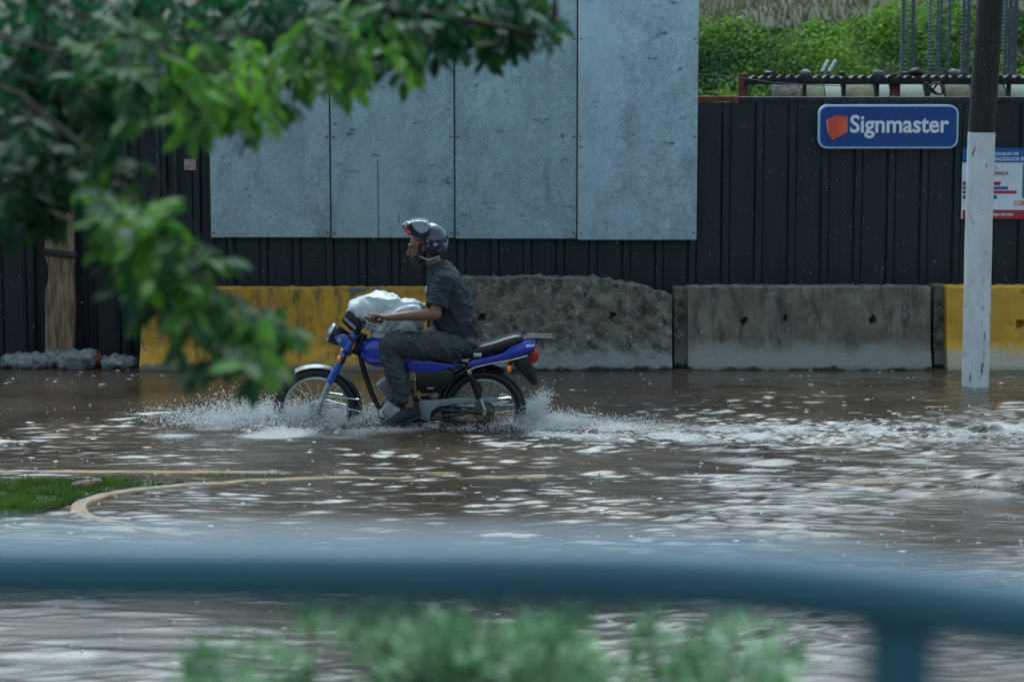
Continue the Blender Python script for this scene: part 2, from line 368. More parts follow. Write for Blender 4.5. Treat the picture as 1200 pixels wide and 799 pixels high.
def tag(o, label=None, cat=None, group=None, kind=None):
    if label: o['label'] = label
    if cat: o['category'] = cat
    if group: o['group'] = group
    if kind: o['kind'] = kind
    return o
def thing(name, loc, label, cat, group=None):
    o = bpy.data.objects.new(name, None); C.objects.link(o); o.empty_display_size = .1
    place(o, Vector(loc), None); return tag(o, label, cat, group)
def copy_tree(o, loc=None, parent=None):
    c = o.copy(); C.objects.link(c)
    if parent is not None: c.parent = parent
    if loc is not None: c.location = loc
    for ch in [x for x in C.objects if x.parent == o]: copy_tree(ch, None, c)
    return c

def organic(mb, name, m, parent, voxel=.008, smooth_iter=6, wrinkle=None, origin=None, factor=.5):
    """union of overlapping closed shapes grown into one continuous skin"""
    me = bpy.data.meshes.new('tmp'); me.from_pydata(mb.v, [], mb.f)
    bm = bmesh.new(); bm.from_mesh(me); bmesh.ops.recalc_face_normals(bm, faces=bm.faces); bm.to_mesh(me); bm.free()
    o = bpy.data.objects.new('tmp', me); C.objects.link(o)
    r = o.modifiers.new('r', 'REMESH'); r.mode = 'VOXEL'; r.voxel_size = voxel
    if smooth_iter:
        sm = o.modifiers.new('s', 'SMOOTH'); sm.factor = factor; sm.iterations = smooth_iter
    dg = bpy.context.evaluated_depsgraph_get()
    me2 = bpy.data.meshes.new_from_object(o.evaluated_get(dg))
    bpy.data.objects.remove(o)
    if wrinkle:
        ns = [v.normal.copy() for v in me2.vertices]
        for v, n in zip(me2.vertices, ns): v.co = v.co + n * wrinkle(v.co, n)
    me2.name = name
    n = len(me2.vertices); a = np.empty(n * 3); me2.vertices.foreach_get('co', a); a = a.reshape(-1, 3)
    if origin is None: origin = Vector(a.mean(axis=0))
    a -= np.array(origin); me2.vertices.foreach_set('co', a.ravel())
    me2.polygons.foreach_set('use_smooth', [True] * len(me2.polygons))
    me2.materials.clear(); me2.materials.append(m); me2.update()
    ob = bpy.data.objects.new(name, me2); C.objects.link(ob); place(ob, origin, parent)
    return ob

def text_obj(s, name, m, parent, left, right, base_z, y, cap=None, bold=0.0, depth=.004, yscale=1.0, label=None):
    """mesh lettering facing -Y between two X positions"""
    cu = bpy.data.curves.new('t', 'FONT'); cu.body = s; cu.size = 1.0; cu.offset = bold; cu.extrude = 0.0; cu.resolution_u = 4
    o = bpy.data.objects.new('t', cu); C.objects.link(o)
    dg = bpy.context.evaluated_depsgraph_get(); dg.update()
    me = bpy.data.meshes.new_from_object(o.evaluated_get(dg)); bpy.data.objects.remove(o)
    a = np.empty(len(me.vertices) * 3); me.vertices.foreach_get('co', a); a = a.reshape(-1, 3)
    w = a[:, 0].max() - a[:, 0].min(); k = (right - left) / w
    kz = k * yscale
    out = np.zeros_like(a); out[:, 0] = (a[:, 0] - a[:, 0].min()) * k; out[:, 2] = a[:, 1] * kz; out[:, 1] = 0
    me.vertices.foreach_set('co', out.ravel())
    bm = bmesh.new(); bm.from_mesh(me)
    bmesh.ops.remove_doubles(bm, verts=bm.verts, dist=1e-5)
    g = bmesh.ops.extrude_face_region(bm, geom=list(bm.faces))
    bmesh.ops.translate(bm, verts=[v for v in g['geom'] if isinstance(v, bmesh.types.BMVert)], vec=(0, -depth, 0))
    bmesh.ops.recalc_face_normals(bm, faces=bm.faces); bm.to_mesh(me); bm.free()
    me.materials.clear(); me.materials.append(m); me.name = name
    for f in me.polygons: f.use_smooth = False
    ob = bpy.data.objects.new(name, me); C.objects.link(ob); place(ob, Vector((left, y, base_z)), parent)
    if label: ob['label'] = label
    return ob

# ------------------------------------------------------------------ world and light
w = bpy.data.worlds.new('World'); SC.world = w; w.use_nodes = True
nt = w.node_tree; bg = nt.nodes['Background']
sky = nt.nodes.new('ShaderNodeTexSky'); sky.sky_type = 'NISHITA'; sky.sun_disc = False
SUN_EL, SUN_ROT = 57.0, -10.0
sky.sun_elevation = R(SUN_EL); sky.sun_rotation = R(SUN_ROT); sky.dust_density = 6.0; sky.air_density = 1.0
hs = nt.nodes.new('ShaderNodeHueSaturation'); hs.inputs['Saturation'].default_value = 0.30
tint = nt.nodes.new('ShaderNodeMix'); tint.data_type = 'RGBA'; tint.blend_type = 'MULTIPLY'; tint.inputs['Factor'].default_value = 1
tint.inputs['B'].default_value = (0.78, 1.0, 1.13, 1)      # cool grey-blue overcast
nt.links.new(sky.outputs[0], hs.inputs['Color']); nt.links.new(hs.outputs[0], tint.inputs['A']); nt.links.new(tint.outputs['Result'], bg.inputs['Color'])
bg.inputs['Strength'].default_value = 0.15
sl = bpy.data.lights.new('sun', 'SUN'); sl.energy = 0.5; sl.angle = R(40); sl.color = (1, .98, .95)
so = bpy.data.objects.new('sun', sl); C.objects.link(so)
# direction the light comes from: azimuth measured as the sky texture does (0 = +Y, clockwise)
az = R(SUN_ROT); el = R(SUN_EL)
sd = Vector((math.sin(az) * math.cos(el), math.cos(az) * math.cos(el), math.sin(el)))
so.rotation_euler = sd.to_track_quat('Z', 'Y').to_euler()
SC.view_settings.view_transform = 'Standard'; SC.view_settings.look = 'None'; SC.view_settings.gamma = 1
SC.view_settings.exposure = 0.74
SC.cycles.use_denoising = True
SC.cycles.max_bounces = 8; SC.cycles.transparent_max_bounces = 6

# ------------------------------------------------------------------ ground
YF = 22.60                       # fence line
mb = MB()
mb.add([(-300, -60, -.22), (300, -60, -.22), (300, YF + .1, -.22), (-300, YF + .1, -.22), (-300, YF + .12, .05), (300, YF + .12, .05), (300, 28, .05), (-300, 28, .05),
        (300, 500, .05), (-300, 500, .05)], [(0, 1, 2, 3), (3, 2, 5, 4), (4, 5, 6, 7), (7, 6, 8, 9)])
g = mb.build('road', M['ground'], origin=(0, 0, 0), smooth=False, recalc=False); tag(g, kind='structure')
mb = MB(); mb.box((0, -9.9, .6), (120, 30.2, 1.7))
g = mb.build('bank', M['earth'], bevel=.05); tag(g, kind='structure')

# ------------------------------------------------------------------ water
BIKE_X0 = B(321, 480).x
def waves(X, Y):
    Z = np.zeros_like(X); rg = np.random.default_rng(5)
    comps = []
    for i in range(44):
        lam = float(np.exp(rg.uniform(math.log(.085), math.log(.38))))
        th = rg.normal(math.pi / 2, .20 if i % 3 else .45)           # mostly travelling along Y: crests lie across the view
        slope = .047 * (lam / .25) ** (-.12) * rg.uniform(.5, 1.3)
        comps.append((lam, th, slope * lam / (2 * math.pi), rg.uniform(0, 6.28)))
    # uneven amplitude fields
    def field(sx, sy, ph, n=6):
        rr = np.random.default_rng(ph); f = np.zeros_like(X)
        for _ in range(n):
            f += np.sin(X * sx * rr.uniform(.4, 1.6) + Y * sy * rr.uniform(-1.6, 1.6) + rr.uniform(0, 6.28))
        return f / math.sqrt(n)
    fa, fb, fc = field(1.1, 2.2, 3), field(2.7, 4.5, 7), field(5, 9, 9)
    warpx, warpy = field(1.6, 2.4, 21) * .07, field(1.3, 2.0, 22) * .06
    amp = np.clip(.56 + .36 * fa + .26 * fb + .14 * fc, .06, 1.6)
    calm = np.clip((Y - 19.6) / 1.2, 0, 1); amp *= (1 - .55 * calm); amp *= (.66 + .34 / (1 + np.exp(-(X - .2) * 2.2)) + .05 * np.clip((14.2 - Y) / 1.5, 0, 1))
    right_mid = np.exp(-((Y - 16.6) / 1.5) ** 2) * np.clip((X + 1.2) / 1.5, 0, 1); amp *= (1 + .55 * right_mid)
    near = np.clip((15.0 - Y) / 2.5, 0, 1)
    for i in range(16):
        comps.append((rg.uniform(.075, .11), rg.normal(math.pi / 2, .3), .045 * .09 / (2 * math.pi), rg.uniform(0, 6.28)))
    for lam, th, a, ph in comps:
        k = 2 * math.pi / lam
        wgt = amp * (1.0 if lam < .3 else .9 + .1 * near)
        s = np.sin(k * ((X + warpx) * math.cos(th) + (Y + warpy) * math.sin(th)) + ph)
        Z += a * wgt * (s + .35 * s * s)
    for lam, th, sl_, ph in ((.27, 1.52, .055, 1.0), (.21, 1.66, .05, 2.2), (.17, 1.48, .04, 4.0)):
        k = 2 * math.pi / lam; s = np.sin(k * ((X + warpx * 2) * math.cos(th) + (Y + warpy * 1.5) * math.sin(th)) + ph + .6 * fa)
        Z += near * (.55 + .35 * fb) * sl_ * lam / (2 * math.pi) * (s + .3 * s * s)
    for lam, th, sl_, ph in ((.62, 1.50, .05, .4), (.45, 1.70, .045, 3.1)):
        k = 2 * math.pi / lam; Z += right_mid * sl_ * lam / (2 * math.pi) * np.sin(k * ((X + warpx * 2) * math.cos(th) + (Y + warpy * 2) * math.sin(th)) + ph)
    # wake of the motorcycle: diverging crests behind it, toward the viewer
    D = X - BIKE_X0; dist = np.abs(Y - YB)
    for sgn, str_ in ((1, 1.0), (-1, .35)):
        d = (YB - Y) * sgn
        u = d - D * .38
        env = np.exp(-(u / .55) ** 2) * np.clip(D / .4, 0, 1) * np.exp(-np.clip(D, 0, 99) / 9) * (d > -.2)
        Z += str_ * .016 * env * np.cos(u * 2 * math.pi / .42 + fa * .8)
        u2 = d - D * .22
        env2 = np.exp(-(u2 / .35) ** 2) * np.clip((D - .6) / .5, 0, 1)
        Z += str_ * .007 * env2 * np.cos(u2 * 2 * math.pi / .22 + fb)
    return Z
def nz(X, Y, sx, sy, seed, n=14):
    rr = np.random.default_rng(seed); f = np.zeros_like(X)
    for _ in range(n):
        a = rr.uniform(0, 6.28); f += np.sin(X * sx * math.cos(a) * rr.uniform(.5, 1.6) + Y * sy * math.sin(a) * rr.uniform(.5, 1.6) + rr.uniform(0, 6.28))
    return f / math.sqrt(n / 2)

def splash_field(X, Y):
    """raised, churned water around the wheels (height) and froth amount"""
    fx = B(371, 480).x; rx = B(570, 480).x
    H = np.zeros_like(X); Fm = np.zeros_like(X)
    def blob(cx, cy, sx, sy): return np.exp(-((X - cx) / sx) ** 2 - ((Y - cy) / sy) ** 2)
    lump = .55 + .45 * nz(X, Y, 30, 30, 31) * .6 + .25 * nz(X, Y, 75, 75, 32)
    lump = np.clip(lump, 0, 1.6)
    H += .07 * blob(fx - .42, YB - .05, .26, .22) * lump
    H += .04 * blob(fx + .05, YB - .25, .28, .12) * lump
    H += .12 * blob(fx + .1, YB + .25, .35, .14) * lump
    H += .10 * blob(fx + .42, YB, .16, .2) * lump
    H += .06 * blob(fx + .9, YB - .1, .5, .22) * lump
    H += .07 * blob(rx + .35, YB, .22, .16) * lump
    Dr = X - (rx + .2)
    trail = np.exp(-((Y - YB + .30) / (.42 + .07 * np.clip(Dr, 0, 9))) ** 2) * np.clip(Dr / .2, 0, 1)
    H += .010 * trail * lump * np.exp(-np.clip(Dr, 0, 9) / 2.2)
    H += .007 * trail * nz(X, Y, 22, 40, 41) + .006 * trail * nz(X, Y, 50, 70, 42)
    Fm = 1.15 * blob(fx - .35, YB - .1, .75, .42) + 1.0 * blob(fx + .1, YB - .1, .55, .35) + .75 * blob((fx + rx) / 2, YB - .15, .75, .26) \
        + 1.2 * blob(rx + .4, YB, .38, .24) + 1.35 * trail * (.66 + .38 * np.exp(-np.clip(Dr, 0, 9) / 2.5))
    side = blob(fx - .7, YB - .55, .8, .22) * .5
    Fm += side
    mid = np.exp(-((Y - 16.35) / .55) ** 2) * np.clip((X + 1.0) / 1.2, 0, 1) * np.clip((3.2 - X) / 1.2, 0, 1) * .26
    Fm += mid
    Fm *= (.72 + .38 * nz(X, Y, 9, 16, 51))
    return H, np.clip(Fm, 0, 1.2)

def axis(lo, hi, step, far_lo, far_hi, gr=1.25):
    c = list(np.arange(lo, hi + 1e-6, step)); s = step; x = c[-1]
    while x < far_hi: s *= gr; x += s; c.append(min(x, far_hi))
    s = step; x = c[0]; pre = []
    while x > far_lo: s *= gr; x -= s; pre.append(max(x, far_lo))
    return np.array(pre[::-1] + c)
xs = axis(-5.4, 5.4, .025, -80, 80); ys = axis(10.9, YF + .05, .016, 5.3, YF + .05)
X, Y = np.meshgrid(xs, ys)
ZH = waves(X, Y)
fadeX = np.clip((9 - np.abs(X)) / 3, 0, 1); fadeY = np.clip((Y - 8) / 2, 0, 1)
ZH *= fadeX * fadeY
HS, FOAM = splash_field(X, Y)
ZH += HS
me = bpy.data.meshes.new('water'); nx, ny = len(xs), len(ys)
co = np.stack([X, Y, ZH], axis=-1).reshape(-1, 3)
me.vertices.add(nx * ny); me.vertices.foreach_set('co', co.ravel())
ii, jj = np.meshgrid(np.arange(nx - 1), np.arange(ny - 1)); b0 = (jj * nx + ii).ravel()
quads = np.stack([b0, b0 + 1, b0 + nx + 1, b0 + nx], axis=-1)
me.loops.add(quads.size); me.loops.foreach_set('vertex_index', quads.ravel().astype(np.int32))
me.polygons.add(len(quads)); me.polygons.foreach_set('loop_start', (np.arange(len(quads)) * 4).astype(np.int32))
me.polygons.foreach_set('loop_total', np.full(len(quads), 4, dtype=np.int32))
me.polygons.foreach_set('use_smooth', np.ones(len(quads), dtype=bool)); me.update(calc_edges=True)
fa_ = me.attributes.new('foam', 'FLOAT', 'POINT'); fa_.data.foreach_set('value', FOAM.ravel().astype(np.float32))
def water_mat():
    m = bpy.data.materials.new('muddy_flood_water'); m.use_nodes = True; nt = m.node_tree
    p = nt.nodes['Principled BSDF']; out = nt.nodes['Material Output']
    p.inputs['Base Color'].default_value = (0.060, 0.044, 0.031, 1); p.inputs['Roughness'].default_value = .06; p.inputs['IOR'].default_value = 1.33
    g = nt.nodes.new('ShaderNodeNewGeometry')
    mp = nt.nodes.new('ShaderNodeMapping'); mp.inputs['Scale'].default_value = (1, 2.6, 1); nt.links.new(g.outputs['Position'], mp.inputs['Vector'])
    n = nt.nodes.new('ShaderNodeTexNoise'); n.inputs['Scale'].default_value = 13; n.inputs['Detail'].default_value = 6; n.inputs['Roughness'].default_value = .6
    nt.links.new(mp.outputs[0], n.inputs['Vector'])
    b = nt.nodes.new('ShaderNodeBump'); b.inputs['Strength'].default_value = .40; b.inputs['Distance'].default_value = .010
    nt.links.new(n.outputs['Fac'], b.inputs['Height']); nt.links.new(b.outputs[0], p.inputs['Normal'])
    # mud clouds in the water
    n3 = nt.nodes.new('ShaderNodeTexNoise'); n3.inputs['Scale'].default_value = .9; n3.inputs['Detail'].default_value = 4; nt.links.new(g.outputs['Position'], n3.inputs['Vector'])
    r = nt.nodes.new('ShaderNodeValToRGB'); r.color_ramp.elements[0].color = (0.034, 0.024, 0.017, 1); r.color_ramp.elements[1].color = (0.080, 0.058, 0.040, 1)
    r.color_ramp.elements[0].position = .35; r.color_ramp.elements[1].position = .65
    nt.links.new(n3.outputs['Fac'], r.inputs['Fac']); nt.links.new(r.outputs['Color'], p.inputs['Base Color'])
    # froth
    fo = nt.nodes.new('ShaderNodeBsdfPrincipled'); fo.inputs['Base Color'].default_value = (0.62, 0.61, 0.58, 1); fo.inputs['Roughness'].default_value = .45
    mp2 = nt.nodes.new('ShaderNodeMapping'); mp2.inputs['Scale'].default_value = (1, 1.7, 1); nt.links.new(g.outputs['Position'], mp2.inputs['Vector'])
    n2 = nt.nodes.new('ShaderNodeTexNoise'); n2.inputs['Scale'].default_value = 44; n2.inputs['Detail'].default_value = 9; n2.inputs['Roughness'].default_value = .75
    nt.links.new(mp2.outputs[0], n2.inputs['Vector'])
    bf = nt.nodes.new('ShaderNodeBump'); bf.inputs['Strength'].default_value = .9; bf.inputs['Distance'].default_value = .03
    nt.links.new(n2.outputs['Fac'], bf.inputs['Height']); nt.links.new(bf.outputs[0], fo.inputs['Normal'])
    a = nt.nodes.new('ShaderNodeAttribute'); a.attribute_name = 'foam'
    ma = nt.nodes.new('ShaderNodeMath'); ma.operation = 'MULTIPLY_ADD'; nt.links.new(a.outputs['Fac'], ma.inputs[0]); ma.inputs[1].default_value = .40
    nt.links.new(n2.outputs['Fac'], ma.inputs[2])
    mr = nt.nodes.new('ShaderNodeMapRange'); mr.inputs['From Min'].default_value = .68; mr.inputs['From Max'].default_value = 1.02
    nt.links.new(ma.outputs[0], mr.inputs['Value'])
    mx = nt.nodes.new('ShaderNodeMixShader'); nt.links.new(mr.outputs[0], mx.inputs['Fac']); nt.links.new(p.outputs[0], mx.inputs[1]); nt.links.new(fo.outputs[0], mx.inputs[2])
    nt.links.new(mx.outputs[0], out.inputs['Surface'])
    return m
M['water'] = water_mat(); me.materials.append(M['water'])
wo = bpy.data.objects.new('water', me); C.objects.link(wo); tag(wo, kind='structure')

# ------------------------------------------------------------------ hillside
def hill_z(x, y):
    if y < 27: return .05
    if y < 31.5: t = (y - 27) / 4.5; return .05 + (2.72 + .085 * max(-1, min(7, x - 2))) * (t * t * (3 - 2 * t)) + .25 * noise.noise(Vector((x * .5, y * .5, 3)))
    return 2.77 + .085 * max(-1, min(7, x - 2)) + (y - 31.5) * .17 + .25 * noise.noise(Vector((x * .4, y * .4, 3)))
mb = MB(); hx = [-60 + i for i in range(0, 36)] + [-24 + i * .4 for i in range(120)] + [24 + i for i in range(0, 37)]
hy = [26.9 + i * .25 for i in range(40)] + [37 + i * 1.5 for i in range(12)] + [60, 80, 120]
vs = [(x, y, hill_z(x, y) if y < 56 else 7 + (y - 56) * .02) for y in hy for x in hx]
n = len(hx)
mb.add(vs, [(j * n + i, j * n + i + 1, (j + 1) * n + i + 1, (j + 1) * n + i) for j in range(len(hy) - 1) for i in range(n - 1)])
o = mb.build('hillside', M['hill'], origin=(0, 27, 0), recalc=False); tag(o, kind='structure')
for f in o.data.polygons: f.use_smooth = True

def leaf_quad(mb, p, d, n, L, W, bend=.25):
    """a pointed leaf of six faces: base p, direction d, face normal n"""
    d = d.normalized(); s = d.cross(n).normalized(); n = s.cross(d).normalized()
    a = p; m1 = p + d * L * .35 - n * L * .03; m2 = p + d * L * .72 - n * L * bend * .35; t = p + d * L - n * L * bend * .8
    mb.add([a, m1 + s * W * .46 + n * W * .1, m1, m1 - s * W * .46 + n * W * .1, m2 + s * W * .40 + n * W * .08, m2, m2 - s * W * .40 + n * W * .08, t],
           [(0, 1, 2), (0, 2, 3), (1, 4, 5, 2), (2, 5, 6, 3), (4, 7, 5), (5, 7, 6)])

def rv(): 
    return Vector((random.gauss(0, 1), random.gauss(0, 1), random.gauss(0, 1))).normalized()

mb = MB(); tone = []
def creep(xr, yr, n, L):
    for _ in range(n):
        x = random.uniform(*xr); y = random.uniform(*yr)
        cl = noise.noise(Vector((x * 1.3, y * 1.3, 9)))
        z = hill_z(x, y) + random.uniform(0, .30) * (1 + cl)
        d = Vector((random.gauss(0, .6), -.5 + random.gauss(0, .5), random.gauss(-.35, .5))).normalized()
        nn = Vector((random.gauss(0, .4), -.8, .75 + random.gauss(0, .4)))
        s = L * random.uniform(.6, 1.3) * (1 + 1.3 * max(0, noise.noise(Vector((x * 2.2, y * 2.2, 40)))))
        if noise.noise(Vector((x * 3.1, y * 3.1, 70))) > .32 and random.random() < .85: continue
        d = d.normalized(); sd_ = d.cross(nn).normalized() * s * .42; p = Vector((x, y, z))
        mb.add([p, p + d * s * .5 + sd_, p + d * s, p + d * s * .5 - sd_], [(0, 1, 2, 3)])
        tone.append(.45 * cl + .35 * noise.noise(Vector((x * .7, y * .7, 20))) + random.uniform(-.15, .3) + .12)
creep((1.2, 8.5), (28.6, 31.7), 46000, .055)
creep((-14, 1.2), (28.4, 32.2), 9000, .11); creep((8.5, 16), (28.4, 32.2), 5000, .11)
mb.tone = tone
o = mb.build('creeper', M['creeper'], origin=(4, 29, 0), recalc=False, smooth=False); tag(o, 'green creeper leaves covering the slope behind the fence', 'creeper', kind='stuff')
mb = MB(); tone = []
for _ in range(9000):
    x = random.uniform(0, 10); y = random.uniform(31.6, 42); z = hill_z(x, y); h = random.uniform(.06, .22)
    p = Vector((x, y, z)); q = p + Vector((random.gauss(0, .05), random.gauss(0, .05), h)); s = Vector((random.uniform(.008, .02), 0, 0))
    mb.add([p - s, p + s, q], [(0, 1, 2)]); tone.append(random.uniform(-.2, .3))
mb.tone = tone
o = mb.build('dry_grass', M['drygrass'], origin=(4, 36, 3), recalc=False, smooth=False); tag(o, 'brownish dry grass above the creeper on the hill', 'grass', kind='stuff')

# ------------------------------------------------------------------ corrugated fence
def corrugated(x0, x1, z0, z1, y, pitch=.309, rib=.075, depth=.035):
    mb = MB(); prof = []; x = x0
    while x < x1:
        prof += [(x, 0), (x + pitch - rib - .02, 0), (x + pitch - rib, -depth), (x + pitch - .02, -depth)]
        # a faint stiffening groove in the wide flat
        x += pitch
    prof.append((x, 0))
    zs = [z0, (z0 + z1) / 2, z1]; vs = []; fs = []
    for z in zs:
        for (px_, py_) in prof: vs.append((px_, y + py_, z))
    n = len(prof)
    for j in range(2):
        for i in range(n - 1): fs.append((j * n + i, j * n + i + 1, (j + 1) * n + i + 1, (j + 1) * n + i))
    k = len(vs); vs += [(a, b + .003, c) for a, b, c in vs]
    fs += [tuple(q + k for q in reversed(f)) for f in fs]
    return mb.add(vs, fs)
xg = at(163, 400, YF).x
ft = at(900, 120, YF).z
fence = thing('corrugated_fence', (5, YF, .0), 'dark navy corrugated sheet metal fence running behind the concrete barriers', 'fence')
corrugated(xg, 14, -.2, ft, YF).build('sheet', M['fence'], fence, smooth=False, recalc=False)
mb = MB(); xr_ = at(866, 116, YF).x
mb.box(((at(820, 116, YF).x + xr_) / 2 - 1, YF + .03, ft + .03), (xr_ - at(820, 116, YF).x + 2, .08, .05)); o = mb.build('top_rail', M['rust'], fence, bevel=.004); o['label'] = 'rusty red end of the top rail'
mb = MB(); mb.box(((xr_ + 14) / 2, YF + .03, ft + .02), (14 - xr_, .07, .06)); mb.build('top_rail', M['dark_steel'], fence, bevel=.004)
for px_ in (205, 185, 246):
    a = at(px_, 120, YF).x
    mb = MB(); mb.box((a, YF - .06, ft / 2), (.035, .04, ft + .4)); mb.build('post', M['dark_steel'], fence, bevel=.004)
mb = MB(); p0 = at(215, 187, YF - .09); p1 = at(229, 200, YF - .09)
mb.box(((p0.x + p1.x) / 2, YF - .045, (p0.z + p1.z) / 2), (p1.x - p0.x, .006, p0.z - p1.z)); st = mb.build('sticker', mat('sticker_paper', (.45, .42, .44), .6, col2=(.35, .10, .10), vscale=18), fence)
st['label'] = 'small pale sticker with a pink edge'

gate = thing('metal_gate', (-7, YF, 0), 'black sheet metal gate at the left end of the fence, beside the wooden post', 'gate')
corrugated(-16, xg - .02, -.2, ft + .15, YF + .02, pitch=.22, rib=.03, depth=.02).build('sheet', M['gate'], gate, smooth=False, recalc=False)
for px_ in (38, 100, 150):
    a = at(px_, 300, YF).x; mb = MB(); mb.box((a, YF - .05, ft / 2), (.05, .05, ft + .4)); mb.build('upright', M['gate'], gate, bevel=.005)
mb = MB(); mb.box((at(-300, 0, YF).x, YF - .03, ft - .25), (7.5, .04, .06)); mb.build('crossbar', M['gate'], gate, bevel=.005)

# wooden post
pa = at(71, 412, 22.3); pb = at(70, 100, 22.3)
mb = MB(); hgt = pb.z - pa.z + .25; Wd = .265
vs = []; fs = []; K = 26
for i in range(K + 1):
    z = pa.z - .15 + hgt * i / K
    l = -Wd / 2 + .02 * noise.noise(Vector((0, 0, z * 3))); r_ = Wd / 2 + .015 * noise.noise(Vector((4, 0, z * 3)))
    if .3 < i / K < .36: l += .03
    cx = pa.x + (pb.x - pa.x) * i / K
    vs += [(cx + l, 22.24, z), (cx + r_, 22.24, z), (cx + r_, 22.34, z), (cx + l, 22.34, z)]
for i in range(K):
    for k in range(4): fs.append((i * 4 + k, i * 4 + (k + 1) % 4, (i + 1) * 4 + (k + 1) % 4, (i + 1) * 4 + k))
fs += [(3, 2, 1, 0), (K * 4, K * 4 + 1, K * 4 + 2, K * 4 + 3)]
wp = thing('wooden_post', (pa.x, 22.3, 0), 'tall weathered brown wooden plank post in front of the black gate', 'post')
mb.add(vs, fs); mb.build('plank', M['wood'], wp, bevel=.004)
q = at(71, 297, 22.24); mb = MB(); mb.box((q.x, 22.225, q.z), (.31, .03, .06), Matrix.Rotation(R(7), 3, 'Y')); mb.build('cleat', M['dark_steel'], wp, bevel=.006)

# ------------------------------------------------------------------ galvanised hoarding
YH = YF - .12
zb = at(600, 280, YH).z
hoard = thing('sheet_metal_hoarding', (at(532, 280, YH).x, YH, zb), 'blank hoarding of tall grey-blue galvanised sheets hung on the dark fence', 'hoarding')
edges = [(247, 388), (388, 533), (533, 676), (676, 816.5)]
GM = [galv('galvanised_sheet', b_, s_) for b_, s_ in (((.36, .48, .54), 1.0), ((.34, .475, .52), 7.0), ((.34, .48, .52), 13.0), ((.40, .55, .62), 19.0))]
for k, (a, b_) in enumerate(edges):
    xa = at(a, 280, YH).x; xb = at(b_, 280, YH).x; dy = -.025 if k == 3 else 0
    z0 = at(500, [278, 278.5, 279.5, 280.5][k], YH).z
    mb = MB(); mb.box(((xa + xb) / 2, YH + dy, (z0 + 5.1) / 2), (xb - xa - .012, .03, 5.1 - z0)); o = mb.build('panel', GM[k], hoard, bevel=.003)
    if k == 3: o['label'] = 'paler right-hand sheet standing slightly proud'
    if k == 0: o['label'] = 'left-hand sheet with bluish stains'
def rust_strip(px0, px1, name, m, wd):
    xa = at(px0, 280, YH).x
    mb = MB(); mb.box((xa, YH - .002, (zb + 5.05) / 2), (wd, .034, 5.05 - zb - .01)); return mb.build(name, m, hoard)
for a, b_ in edges:
    for px_ in (a + 4, b_ - 4):
        for zz in (zb + .06, zb + .95, zb + 1.85):
            q = at(px_, 280, YH); mb = MB(); mb.tube([(q.x, YH - .046, zz), (q.x, YH - .012, zz)], .009, 8, side=(1, 0, 0)); mb.build('screw', M['rust'], hoard)
for e in (388, 533, 676): rust_strip(e, e, 'seam_strip', M['dark_steel'], .012)
xa = at(443.5, 280, YH).x; mb = MB(); mb.box((xa, YH - .0165, zb + .38), (.006, .003, .72)); mb.build('seam_strip', M['dark_steel'], hoard)
mb = MB(); mb.box(((at(247, 280, YH).x + at(816, 280, YH).x) / 2, YH + .045, zb + .1), (at(816, 280, YH).x - at(247, 280, YH).x, .05, .06)); mb.build('rail', M['dark_steel'], hoard)
mb = MB(); p = at(651, 55, YH - .02); mb.prism([p + Vector((-.10, 0, .012)), p + Vector((.09, 0, 0)), p + Vector((.09, 0, -.035)), p + Vector((.03, 0, -.02))], YH - .019, YH - .0155)
o = mb.build('torn_label', mat('torn_paper', (.7, .72, .75), .6), hoard, smooth=False); o['label'] = 'small torn strip of white paper'

# ------------------------------------------------------------------ barriers
def barrier(px0, px1, pytop, m, name, label, bump_amp=.01, topf=None, holes=(), ybase=21.78, group='concrete barriers along the fence', label_ok=True, zbreak=.25, seed=0.0):
    x0 = at(px0, 434, ybase).x; x1 = at(px1, 434, ybase).x
    ztop = at(600, pytop, ybase + .16).z
    prof = [(0, -.22), (0, .03), (.10, zbreak)]
    prof += [(.10 + .055 * t, zbreak + (ztop - zbreak) * t) for t in [i / 22 for i in range(1, 23)]]
    prof = [prof[0]] + [(0, -.22 + .25 * i / 6) for i in range(1, 6)] + [prof[1]] + [(.10 * i / 9, .03 + (zbreak - .03) * i / 9) for i in range(1, 9)] + prof[2:]
    prof += [(.155 + .26 * i / 8, ztop) for i in range(1, 9)] + [(.44, ztop - .1), (.47, zbreak), (.57, .03), (.57, -.22)]
    nX = max(8, int((x1 - x0) / .018)); vs = []; fs = []; npf = len(prof)
    hp = [(at(a, b_, ybase + .12).x, at(a, b_, ybase + .12).z, r_) for a, b_, r_ in holes]
    for i in range(nX + 1):
        x = x0 + (x1 - x0) * i / nX
        e = min(x - x0, x1 - x); 
        for (d, z) in prof:
            tz = z; tf = topf(x, x0, x1) if topf else 0
            if z > zbreak: tz = z + tf * (z - zbreak) / (ztop - zbreak)
            nn = noise.fractal(Vector((x * 9 + seed, z * 9, d * 9)), 1.0, 2.0, 5)
            dd = d + bump_amp * nn
            if z >= ztop - .001: tz += bump_amp * 1.5 * noise.fractal(Vector((x * 14 + seed, d * 14, 3)), 1, 2, 4)
            if d < .16 and z > .05:
                for (hxx, hz, hr) in hp:
                    q = math.hypot(x - hxx, tz - hz)
                    if q < hr: dd += .09
            if e < .02: dd += .012 * (1 if d < .3 else -1)
            vs.append((x, ybase + dd, tz))
    for i in range(nX):
        for j in range(npf - 1): fs.append((i * npf + j, (i + 1) * npf + j, (i + 1) * npf + j + 1, i * npf + j + 1))
        fs.append((i * npf + npf - 1, (i + 1) * npf + npf - 1, (i + 1) * npf, i * npf))
    fs.append(tuple(range(npf))); fs.append(tuple(nX * npf + j for j in range(npf - 1, -1, -1)))
    mb = MB(); mb.add(vs, fs); o = mb.build(name, m, angle=50)
    tag(o, label, 'barrier', group); return o
